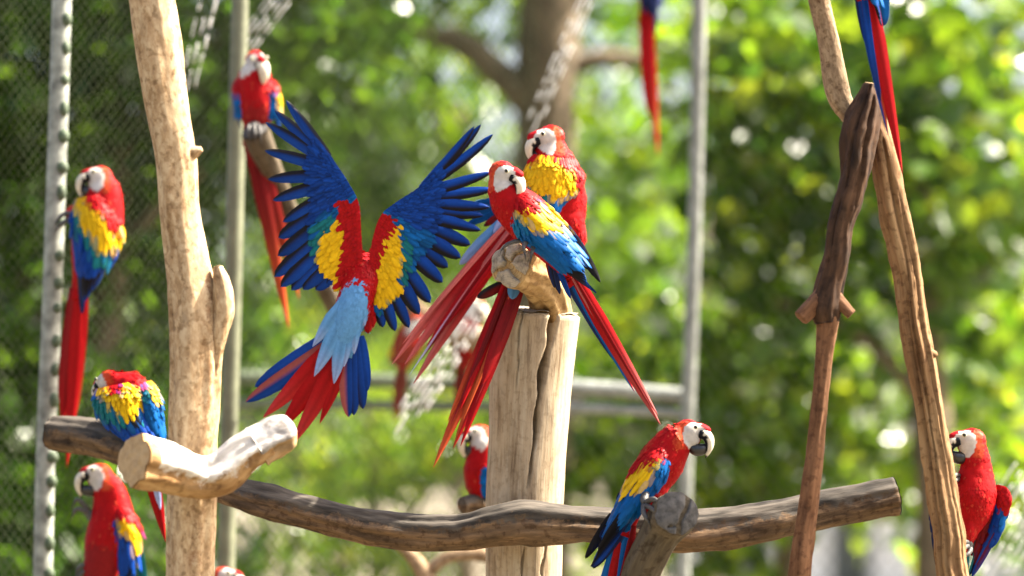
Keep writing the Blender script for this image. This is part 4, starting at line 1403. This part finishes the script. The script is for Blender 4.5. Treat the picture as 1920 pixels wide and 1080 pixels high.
# the other wing reaches out to the left behind the front macaw
fl = []
for i, (tx, ty) in enumerate(((846, 398), (852, 412), (872, 424), (890, 378), (866, 388))):
    fl.append(dict(b=(962, 368 + i * 6, -10 - i), t=(tx, ty, -14), w=17, prof=ps, cols=(BLUE * 0.8, DBLUE), edge=SKYB * 0.5 if i % 2 else None))
g = Geo(); feather(g, (985, 360, -10), (925, 392, -12), 40, cols=(BLUE, BLUE)); wg = g.build('wing', M_FEATH, root, o, D=D)
flights(fl, wg, o, D)
flights([dict(b=(950, 396, -4), t=(907, 424, -4), w=14, prof=ps, cols=(DRED, BLACK))], wg, o, D)
make_tail(root, o, D, [
    (958, 405, -6, 862, 496, 20, 26, (SKYB * 1.1, LILAC), None, .0, ps),
    (960, 415, 0, 730, 678, 60, 27, (RED * .95 + PINK * .1, PINK * 1.05), PINK, -.03, pl),
    (956, 425, 4, 756, 680, 62, 32, (RED, PINK), None, -.02, pl),
    (962, 430, 8, 774, 718, 66, 30, (RED, PINK * 1.1), PINK * .9, -.01, pl),
    (970, 432, 6, 800, 650, 56, 34, (RED * 1.05, RED), None, .0, pl),
    (950, 420, 8, 748, 640, 66, 12, (PINK * .9, PINK * 1.2), None, -.04, pl),
    (966, 428, 12, 790, 668, 68, 11, (RED * .6, DRED), None, -.02, pl),
    (960, 430, 13, 764, 700, 70, 9, (PINK, LILAC * 1.4), None, -.02, pl),
    (944, 424, 10, 800, 590, 62, 10, (PINK * 1.1, PINK), None, -.02, pl),
    (972, 436, 10, 830, 620, 64, 12, (RED * 1.1, RED * .7), None, .0, pl),
    (948, 412, 6, 925, 438, 10, 22, (LILAC * 1.2, LILAC * 1.2), None, .0, pl)],
    (985, 412, -10, 24, 950, 430, 0, 18))

# 4. third macaw on the stub, only its dark red tail hangs out below
D = 8.02
root, o = macaw('mostly hidden macaw on the stub, long dark red tail hanging before the post', D, (985, 500, 0))
hd = Head((1012, 430, -40), 46, (0.5, 0, -0.8))
make_body(root, o, D, [(968, 525, 0, 18), (985, 498, -10, 30), (1005, 470, -22, 32), (1012, 450, -32, 28)], hd, [([(950, 515), (990, 515), (990, 560), (950, 560)], SKYB * .8)], 200)
make_tail(root, o, D, [
    (966, 520, 22, 818, 878, 70, 34, (DRED * 1.3, ORANGE), None, .02, pl),
    (962, 518, 24, 840, 790, 72, 26, (RED * .7, ORANGE), None, .0, pl),
    (974, 520, 26, 852, 842, 72, 34, (DRED * 1.1, RED), ORANGE * .8, .01, pl),
    (980, 525, 28, 864, 836, 74, 30, (RED * .6, RED), None, .0, pl),
    (950, 530, 28, 866, 770, 76, 24, (RED * .8, RED), None, .02, pl),
    (978, 520, 30, 905, 720, 76, 26, (DRED, RED * .8), None, .0, ps),
    (958, 526, 32, 846, 800, 80, 12, (DRED * .7, DRED), None, .01, pl),
    (970, 524, 33, 870, 790, 82, 12, (ORANGE * .9, ORANGE), None, .01, pl),
    (982, 530, 33, 890, 760, 82, 10, (DRED * .8, DRED), None, .0, pl),
    (968, 520, 34, 960, 560, 50, 24, (SKYB * .8, SKYB * .8), None, .0, ps),
    (945, 532, 20, 896, 560, 30, 20, (DRED, BLACK), BLACK, .05, ps)],
    (975, 505, 4, 20, 955, 545, 20, 16, DRED))

# 5. lower right macaw in profile on the grey stub
D = 7.75
root, o = macaw('macaw in profile facing right on the dark grey stub, lower right', D, (1222, 950, 0))
hd = Head((1291, 813, 6), 53, (1, -0.10, 0.16))
make_body(root, o, D, [(1172, 980, -4, 8), (1190, 948, -2, 20), (1214, 908, 0, 37), (1240, 866, 0, 43), (1262, 834, 2, 36), (1278, 818, 4, 30)], hd, [], 1700, lobes=[(1228, 932, 12, 18, 34, 22, 35)])
zm = [([(1180, 810), (1265, 820), (1262, 858), (1236, 866), (1228, 872), (1206, 880), (1190, 884), (1176, 888), (1170, 870)], RED),
      ([(1236, 864), (1224, 880), (1221, 898), (1206, 922), (1168, 934), (1158, 928), (1178, 886), (1195, 881), (1224, 868)], YEL),
      ([(1236, 862), (1246, 866), (1232, 884), (1224, 882)], TEAL * .6)]
fold_wing(root, o, D, A3([(1262, 846), (1262, 876), (1250, 904), (1224, 936), (1190, 975), (1148, 1010), (1110, 1064)], [26, 28, 30, 28, 22, 14, 8]),
          A3([(1240, 826), (1204, 848), (1180, 880), (1162, 922), (1146, 962), (1124, 1010), (1100, 1056)], [22, 20, 14, 10, 8, 4, 2]), bulge=34, zones=zm, rows=16, nfl=12, fw=20, tips=(1.0, 0.82), s_end=0.62, outer_dark=1)
fold_wing(root, o, D, A3([(1186, 874), (1160, 930), (1138, 985), (1112, 1020), (1094, 1050)], [-4, -6, -8, -8, -8]),
          A3([(1200, 870), (1175, 930), (1150, 990), (1125, 1025), (1100, 1060)], [-10, -12, -12, -12, -12]), n=(-0.6, 0.2, 0.6), bulge=4, default=NAVY, nfl=5, rows=7, fcol=(NAVY, BLACK), fw=18, s_end=0.5, clen=(14, 26))
flights([dict(b=(1165, 985, 14), t=(1110, 1064, 10), w=20, prof=ps, cols=(DBLUE, NAVY)), dict(b=(1172, 990, 8), t=(1112, 1066, 4), w=18, prof=ps, cols=(NAVY, BLACK))], root, o, D, 'flank_feather')
make_tail(root, o, D, [
    (1172, 975, 4, 1102, 1200, -20, 24, (BLUE, BLUE), None, .0, ps),
    (1172, 985, 8, 1118, 1240, -20, 26, (RED, RED), None, .0, pl),
    (1180, 980, 10, 1142, 1200, -20, 22, (BLUE * 1.1, SKYB * .6), None, .0, ps),
    (1186, 985, 8, 1150, 1230, -20, 26, (DRED * 1.3, RED), None, .0, pl),
    (1178, 980, 12, 1158, 1060, -4, 18, (BLUE, DBLUE), NAVY, .0, ps)],
    (1185, 960, 0, 18, 1168, 1005, 2, 13))
make_foot(root, o, D, [[(1212, 942, 62), (1222, 936, 84), (1234, 940, 102), (1242, 952, 110)], [(1210, 948, 64), (1220, 952, 90), (1230, 960, 104), (1236, 972, 108)], [(1208, 946, 60), (1206, 956, 78), (1210, 968, 88), (1216, 978, 90)]], 5.4, shank=[(1210, 925, 46), (1208, 936, 56), (1211, 944, 62)])

# 6. right edge macaw clinging behind the tan branch
D = 7.90
root, o = macaw('macaw at right edge peering left round the tan leaning branch', D, (1808, 1022, 0))
hd = Head((1820, 829, 10), 54, (-1, -0.02, 0.20))
make_body(root, o, D, [(1812, 1020, 16, 10), (1818, 990, 10, 22), (1824, 955, 4, 38), (1827, 918, 2, 42), (1830, 880, 4, 31), (1828, 856, 6, 27)], hd, [], 1200, lobes=[(1818, 988, 14, 16, 34, 20, 10), (1796, 930, -6, 14, 34, 18, 0)])
zn = [([(1850, 895), (1910, 900), (1910, 962), (1884, 964), (1866, 950), (1850, 945)], RED), ([(1878, 960), (1892, 960), (1882, 1004), (1870, 1010)], BLUE), ([(1888, 960), (1900, 960), (1880, 1010), (1876, 1000)], YEL)]
fold_wing(root, o, D, A3([(1870, 908), (1890, 916), (1896, 936), (1888, 970), (1872, 1010), (1848, 1046), (1824, 1082)], [0, 4, 8, 6, 4, 0, -4]),
          A3([(1852, 918), (1862, 932), (1868, 950), (1862, 976), (1846, 1010), (1832, 1040), (1816, 1086)], [-6, -2, 2, 0, -2, -4, -8]), n=(0.35, 0, 0.9), bulge=10, zones=zn, default=DBLUE, nfl=7, rows=12, fl_base=0.45, tips=(1.0, 0.9), fcol=(DRED * .7, DBLUE), fedge=None, clen=(14, 30), cw=(9, 13), fw=15, outer_dark=0)
fold_wing(root, o, D, A3([(1866, 912), (1870, 945), (1860, 990), (1842, 1035), (1820, 1080)], -4), A3([(1838, 930), (1836, 965), (1828, 1000), (1820, 1040), (1808, 1085)], -10), bulge=4, default=DRED, zones=[], nfl=6, rows=8, fcol=(DRED, NAVY), fw=14, fedge=TEAL, clen=(14, 24))
fold_wing(root, o, D, A3([(1762, 920), (1744, 950), (1744, 985), (1750, 1020), (1756, 1070)], -20), A3([(1800, 920), (1790, 950), (1785, 985), (1780, 1020), (1770, 1075)], -14), bulge=10, default=NAVY, zones=[([(1735, 915), (1820, 915), (1820, 938), (1735, 938)], RED)], nfl=6, rows=8, fcol=(NAVY, BLACK), fw=16)
make_tail(root, o, D, [(1808, 1030, -10, 1770, 1260, -30, 26, (DRED * 1.3, RED), None, 0, pl), (1802, 1030, -12, 1756, 1230, -30, 24, (DRED, RED), None, 0, pl), (1812, 1030, -12, 1786, 1220, -30, 20, (TEAL, BLUE), None, 0, ps)], (1814, 1005, -4, 16, 1804, 1040, -8, 12))
make_foot(root, o, D, [[(1815, 1018, 22), (1808, 1016, 44), (1796, 1022, 62), (1786, 1026, 64)], [(1815, 1023, 22), (1810, 1026, 46), (1800, 1032, 62), (1790, 1036, 64)], [(1818, 1022, 20), (1820, 1030, 30), (1816, 1038, 40), (1808, 1044, 46)]], 5.0)
make_foot(root, o, D, [[(1798, 892, 16), (1792, 890, 40), (1786, 896, 56), (1780, 902, 60)], [(1798, 898, 16), (1792, 900, 40), (1785, 906, 56), (1778, 912, 60)]], 4.5, shank=[(1810, 920, 10), (1804, 906, 12), (1798, 895, 16)])

# 7. macaw on the white pole, upper left
D = 8.85
root, o = macaw('macaw with long hanging red tail clinging beside the white painted pole', D, (140, 420, 0))
hd = Head((187, 334, 4), 48, (-1, 0.0, 0.10))
make_body(root, o, D, [(152, 548, -4, 14), (163, 500, -4, 30), (176, 452, -2, 44), (186, 412, 0, 47), (194, 375, 2, 38), (195, 350, 4, 31)], hd, [], 500, lobes=[(140, 400, -10, 14, 18, 14, 0)], voxel=0.008)
zf = [([(120, 385), (142, 368), (152, 372), (190, 404), (205, 418), (206, 438), (216, 440), (240, 430), (240, 330), (150, 340)], RED),
      ([(140, 368), (152, 372), (188, 404), (206, 418), (207, 440), (232, 430), (236, 450), (226, 470), (204, 460), (198, 474), (170, 448), (150, 424), (142, 392)], YEL),
      ([(130, 375), (142, 380), (150, 424), (172, 452), (200, 476), (210, 478), (208, 500), (170, 480), (140, 440)], TEAL)]
fold_wing(root, o, D, A3([(140, 372), (130, 410), (134, 455), (140, 505), (150, 588)], [22, 20, 18, 14, 8]),
          A3([(200, 360), (230, 410), (232, 448), (208, 500), (166, 584)], [24, 18, 14, 10, 6]), bulge=36, zones=zf, default=DBLUE * 1.1, rows=12, nfl=9, fw=22, fcol=(DBLUE * 1.3, DBLUE), tips=(1.0, .86), detail=.9)
make_tail(root, o, D, [
    (146, 540, 4, 117, 790, -10, 30, (DRED * 1.4, RED), None, .0, ps),
    (150, 545, 6, 130, 876, -10, 32, (RED, RED), None, .02, pl),
    (156, 545, 4, 138, 800, -10, 28, (RED, ORANGE), None, .02, ps),
    (140, 540, 2, 114, 760, -12, 26, (DRED, RED * .8), None, .0, ps)], (156, 515, -4, 20, 146, 565, 0, 14))
make_foot(root, o, D, [[(138, 404, 4), (126, 400, 10), (116, 404, 14), (108, 412, 14)], [(138, 410, 4), (128, 412, 12), (118, 418, 16), (110, 424, 14)]], 5)

# 8. hunched macaw on the left end of the log
D = 8.32
root, o = macaw('hunched macaw with ruffled back on the left end of the log', D, (235, 815, 0))
hd = Head((203, 716, 2), 46, (-0.66, -0.42, -0.55))
make_body(root, o, D, [(266, 812, -12, 24), (256, 785, -8, 38), (246, 755, -4, 46), (234, 732, -2, 43), (218, 720, 0, 26)], hd, [], 700, voxel=0.007)
zg = [([(160, 680), (300, 690), (300, 712), (262, 730), (252, 718), (240, 713), (222, 716), (236, 729), (220, 738), (208, 738), (195, 729), (175, 733)], RED),
      ([(174, 733), (195, 728), (208, 739), (222, 738), (238, 730), (220, 712), (242, 712), (266, 732), (266, 780), (232, 783), (208, 770), (194, 748)], YEL),
      ([(170, 745), (190, 745), (210, 774), (240, 786), (268, 782), (268, 796), (230, 796), (190, 786), (170, 760)], TEAL)]
fold_wing(root, o, D, A3([(178, 728), (172, 748), (180, 780), (202, 806), (232, 836)], [12, 16, 18, 16, 12]),
          A3([(250, 714), (264, 734), (270, 766), (286, 800), (306, 836)], [26, 34, 34, 26, 20]), bulge=30, zones=zg, default=DBLUE * 1.4, rows=11, nfl=9, fw=24, fcol=(BLUE * .8, DBLUE * 1.2), s_end=.7, detail=.9)
zg2 = [([(262, 690), (300, 705), (280, 722), (264, 728)], RED), ([(276, 716), (292, 712), (306, 762), (294, 758), (284, 735)], YEL), ([(262, 725), (284, 735), (290, 745), (268, 750)], TEAL * .7)]
fold_wing(root, o, D, A3([(284, 712), (298, 732), (306, 768), (316, 836)], [6, 8, 10, 8]), A3([(262, 718), (268, 744), (276, 785), (292, 836)], [26, 38, 36, 24]), n=(0.4, 0, 0.9), bulge=10, zones=zg2, default=BLUE, rows=9, nfl=6, fw=20, fcol=(BLUE, DBLUE), s_end=.7)
make_tail(root, o, D, [
    (268, 815, -10, 311, 1016, -30, 34, (RED, RED * .9), None, 0, pl),
    (274, 820, -8, 304, 985, -28, 24, (RED, PINK), None, 0, pl),
    (278, 820, -4, 301, 956, -24, 16, (LILAC, LILAC * 1.3), None, 0, ps)], (262, 800, -10, 22, 274, 845, -12, 16))

# 9. lower left macaw in profile
D = 8.75
root, o = macaw('macaw in profile facing left at the lower left, under the log', D, (160, 1060, 0))
hd = Head((186, 892, 4), 50, (-1, -0.06, 0.10))
make_body(root, o, D, [(182, 1100, 0, 26), (192, 1060, 0, 36), (202, 1020, 0, 44), (211, 975, 0, 43), (208, 935, 2, 34), (200, 912, 4, 30)], hd, [([(150, 1020), (215, 1020), (215, 1090), (150, 1090)], DRED * 1.3)], 500, lobes=[(172, 1050, 4, 12, 30, 16, 30)], voxel=0.008)
zh = [([(195, 930), (280, 930), (280, 990), (264, 996), (242, 985), (230, 972), (220, 970), (203, 975)], RED),
      ([(211, 974), (220, 970), (242, 985), (266, 994), (266, 1050), (254, 1048), (242, 1024), (224, 996)], YEL)]
fold_wing(root, o, D, A3([(204, 962), (206, 996), (214, 1034), (224, 1080), (236, 1130)], [24, 26, 24, 18, 10]),
          A3([(222, 936), (250, 960), (266, 995), (264, 1050), (262, 1120)], [26, 20, 12, 6, 4]), bulge=26, zones=zh, default=DBLUE * 1.3, rows=12, nfl=9, fw=20, fcol=(BLUE * .8, DBLUE), detail=.9)
flights([dict(b=(214, 1030, 10), t=(196, 1140, 4), w=22, prof=ps, cols=(BLUE, DBLUE)), dict(b=(256, 1010, -4), t=(272, 1110, -8), w=20, prof=ps, cols=(TEAL, TEAL))], root, o, D, 'flank_feather')
make_tail(root, o, D, [(190, 1080, -4, 215, 1330, -20, 30, (RED, RED), None, 0, pl), (196, 1080, -4, 228, 1300, -20, 26, (RED, ORANGE), None, 0, pl)], (186, 1070, -4, 20, 196, 1120, -4, 14))
make_foot(root, o, D, [[(166, 958, 4), (156, 944, 8), (146, 936, 8), (140, 942, 6)], [(166, 962, 6), (154, 956, 10), (144, 954, 10), (138, 962, 8)]], 5, shank=[(178, 985, 4), (172, 972, 4), (166, 960, 4)])
make_foot(root, o, D, [[(164, 1064, 6), (156, 1060, 10), (148, 1064, 10), (144, 1074, 8)], [(164, 1068, 6), (156, 1072, 10), (150, 1078, 10), (146, 1088, 8)]], 5)

# 10. macaw whose crown just shows at the bottom edge
D = 8.9
root, o = macaw('macaw with only its red crown showing at the bottom edge beside the trunk', D, (420, 1240, 0))
hd = Head((420, 1086, 0), 50, (0.9, -0.05, 0.35))
make_body(root, o, D, [(395, 1270, 0, 26), (402, 1220, 0, 42), (408, 1165, 0, 43), (412, 1125, 0, 34), (414, 1105, 0, 30)], hd, [], 250, voxel=0.009)
fold_wing(root, o, D, A3([(425, 1150), (428, 1190), (415, 1250), (400, 1330)], 26), A3([(385, 1140), (372, 1190), (372, 1250), (385, 1330)], 20), bulge=24, zones=[([(360, 1130), (440, 1130), (440, 1180), (360, 1180)], RED), ([(360, 1180), (440, 1180), (440, 1215), (360, 1215)], YEL)], rows=9, nfl=6, fw=22)
make_tail(root, o, D, [(398, 1260, -6, 380, 1480, -20, 30, (RED, RED), None, 0, pl), (404, 1260, -6, 392, 1460, -20, 26, (RED, ORANGE), None, 0, pl)], (398, 1250, -4, 22, 394, 1300, -6, 14))

# 11. macaw facing the camera, upper left
D = 9.1
root, o = macaw('macaw facing the camera on a branch at upper left, pale beak', D, (482, 235, 0))
hd = Head((480, 118, 0), 48, (0.42, -0.20, 0.88), (-0.03, 1, 0.1))
make_body(root, o, D, [(486, 245, -14, 16), (482, 222, -8, 29), (479, 190, -2, 35), (478, 160, 0, 33), (478, 138, 0, 31)], hd, [([(455, 190), (505, 190), (505, 245), (455, 245)], DRED * 1.5)], 400, voxel=0.008)
fold_wing(root, o, D, A3([(446, 142), (436, 156), (435, 185), (440, 215), (452, 246)], [-6, -4, -2, -6, -10]), A3([(458, 146), (454, 165), (450, 190), (450, 215), (456, 246)], [14, 18, 16, 10, 0]), n=(-0.6, 0, 0.7), bulge=6, zones=[([(425, 130), (470, 130), (470, 178), (425, 178)], RED)], default=BLUE, rows=9, nfl=5, fw=14, clen=(12, 24), cw=(9, 12))
fold_wing(root, o, D, A3([(508, 146), (522, 158), (529, 185), (530, 220), (524, 258)], [-4, 0, 0, -4, -8]), A3([(496, 150), (500, 168), (502, 190), (506, 220), (512, 258)], [18, 22, 18, 10, 2]), n=(0.6, 0, 0.7), bulge=8, zones=[([(485, 130), (535, 130), (535, 176), (485, 176)], RED), ([(520, 176), (540, 176), (540, 220), (524, 205)], YEL)], default=BLUE, rows=10, nfl=6, fw=16, clen=(12, 26), cw=(9, 13))
make_tail(root, o, D, [
    (466, 245, -10, 547, 614, -60, 34, (DRED * .8, ORANGE * 1.2), None, .02, pl),
    (470, 250, -8, 520, 480, -50, 34, (DRED, RED * .8), None, .02, ps),
    (462, 250, -12, 530, 520, -60, 26, (DRED, ORANGE), None, .02, ps),
    (475, 250, -12, 566, 560, -70, 30, (DRED, ORANGE), None, .02, pl)], (478, 235, -12, 22, 472, 275, -16, 18, DRED))
make_foot(root, o, D, [[(470, 234, 20), (466, 238, 34), (466, 248, 40), (468, 256, 40)], [(476, 234, 22), (476, 238, 36), (477, 248, 42), (478, 256, 42)], [(482, 234, 20), (485, 238, 34), (487, 248, 40), (488, 255, 40)]], 4.5)

# 12 and 13. two blurred macaws on the farther branch
D = 10.4
root, o = macaw('blurred red and yellow macaw low on the farther branch, below the open wing', D, (770, 600, 0))
hd = Head((780, 606, 30), 40, (0.6, -0.7, 0.2))
make_body(root, o, D, [(752, 690, 20, 12), (758, 665, 26, 24), (766, 640, 30, 28), (774, 618, 30, 24)], hd, [], 150, voxel=0.01)
fold_wing(root, o, D, A3([(742, 630), (732, 650), (730, 668), (738, 690)], 30), A3([(765, 622), (760, 645), (758, 668), (752, 690)], 46), bulge=6, zones=[([(720, 620), (780, 620), (780, 640), (720, 640)], RED), ([(720, 640), (745, 640), (745, 668), (720, 668)], YEL)], default=RED, rows=7, nfl=4, fw=14, fcol=(DRED, DRED), clen=(12, 20))
make_tail(root, o, D, [(754, 680, 20, 740, 790, 10, 22, (DRED, RED * .7), None, 0, pl), (758, 680, 20, 748, 780, 10, 20, (DRED, RED * .7), None, 0, pl)], (756, 670, 20, 14, 752, 700, 18, 8, DRED))
root, o = macaw('blurred macaw with pale pink breast perched on the farther branch by the post', D, (875, 625, 0))
hd = Head((884, 574, 0), 42, (0.8, -0.2, 0.6))
make_body(root, o, D, [(868, 690, -20, 12), (870, 660, -16, 24), (872, 625, -6, 30), (876, 598, 0, 26)], hd, [], 150, voxel=0.01)
fold_wing(root, o, D, A3([(852, 594), (844, 620), (846, 650), (858, 685)], 0), A3([(872, 590), (872, 620), (868, 650), (864, 685)], 14), bulge=6, zones=[], default=RED, rows=7, nfl=4, fw=14, fcol=(DRED, DRED), clen=(12, 20))
make_tail(root, o, D, [(868, 680, -20, 862, 790, -20, 22, (DRED, RED * .7), None, 0, pl), (864, 680, -20, 856, 770, -20, 20, (DRED, RED * .7), None, 0, pl)], (868, 670, -20, 14, 866, 700, -20, 8, DRED))

# 14. macaw half hidden behind the post
D = 8.75
root, o = macaw('macaw half hidden behind the left side of the upright post', D, (900, 935, 0))
hd = Head((899, 818, 0), 48, (-0.92, -0.15, 0.35))
make_body(root, o, D, [(908, 942, 0, 12), (904, 915, 0, 30), (906, 880, 0, 37), (908, 850, 0, 32), (906, 832, 0, 29)], hd, [], 350, voxel=0.008)
fold_wing(root, o, D, A3([(902, 862), (900, 885), (902, 915), (912, 950)], [30, 32, 28, 18]), A3([(930, 858), (938, 885), (936, 915), (928, 955)], 20), bulge=12, zones=[([(890, 850), (945, 850), (945, 872), (890, 872)], RED)], default=BLUE, rows=8, nfl=5, fw=16, clen=(12, 26))
make_tail(root, o, D, [(912, 935, -4, 940, 1130, -10, 26, (RED, RED), None, 0, pl), (918, 935, -4, 950, 1110, -10, 24, (RED, ORANGE), None, 0, pl)], (910, 925, -4, 16, 918, 965, -6, 12))

# 15. macaw above the frame at right, long tail hanging into view
D = 7.58
root, o = macaw('macaw above the top edge at right, long red and blue tail hanging down', D, (1600, -60, 0))
hd = Head((1560, -215, 0), 52, (-0.95, 0, 0.3))
make_body(root, o, D, [(1618, -10, 0, 18), (1606, -50, 0, 34), (1590, -100, 0, 46), (1575, -150, 0, 44), (1566, -190, 0, 34)], hd, [], 300, voxel=0.008)
fold_wing(root, o, D, A3([(1590, -160), (1618, -120), (1640, -60), (1655, 0), (1656, 50)], [20, 22, 18, 10, 4]), A3([(1555, -150), (1575, -100), (1600, -60), (1625, -10), (1642, 40)], 30), bulge=24, zones=[([(1530, -180), (1680, -180), (1680, -120), (1530, -120)], RED), ([(1530, -120), (1680, -120), (1680, -80), (1530, -80)], YEL)], rows=10, nfl=8, fw=22)
flights([dict(b=(1652, -50, 0), t=(1655, 50, -4), w=28, prof=pr, cols=(BLUE, NAVY), edge=TEAL)], root, o, D, 'flank_feather')
make_tail(root, o, D, [
    (1606, -30, 0, 1628, 90, 0, 18, (DRED * 1.5, DRED), NAVY, 0, ps),
    (1612, -30, 4, 1664, 255, 0, 24, (RED * .9, ORANGE * .9), DBLUE, -.01, pl),
    (1618, -30, 8, 1650, 190, 2, 16, (DBLUE * 1.2, NAVY), None, -.01, ps),
    (1630, -30, 6, 1690, 327, 0, 30, (RED, RED), None, -.01, pl),
    (1636, -20, 2, 1682, 300, -4, 24, (RED * .8, RED), None, -.01, pl)], (1612, -50, 0, 24, 1622, 0, 0, 15))

# 16. blurred macaw above the frame at the top centre right
D = 10.6
root, o = macaw('blurred macaw above the top edge, thin red tail left of the slim grey pole', D, (1215, -40, 0))
hd = Head((1190, -150, 0), 42, (-0.9, 0, 0.3))
make_body(root, o, D, [(1218, 0, 0, 12), (1214, -30, 0, 24), (1206, -75, 0, 34), (1198, -110, 0, 32), (1194, -132, 0, 26)], hd, [], 100, voxel=0.01)
fold_wing(root, o, D, A3([(1218, -115), (1236, -80), (1244, -20), (1232, 68)], 14), A3([(1180, -110), (1190, -60), (1202, -10), (1214, 60)], 20), bulge=18, zones=[([(1150, -130), (1260, -130), (1260, -90), (1150, -90)], RED)], default=NAVY * 1.3, rows=8, nfl=7, fw=20, fcol=(NAVY * 1.4, NAVY))
make_tail(root, o, D, [
    (1212, 10, 0, 1234, 292, 0, 24, (RED, ORANGE * 1.1), None, 0, pl), (1208, 10, 0, 1218, 215, 0, 24, (RED, RED), None, 0, ps), (1216, 10, 0, 1224, 225, 0, 20, (RED, RED), None, 0, ps)], (1214, -20, 0, 18, 1214, 30, 0, 12))
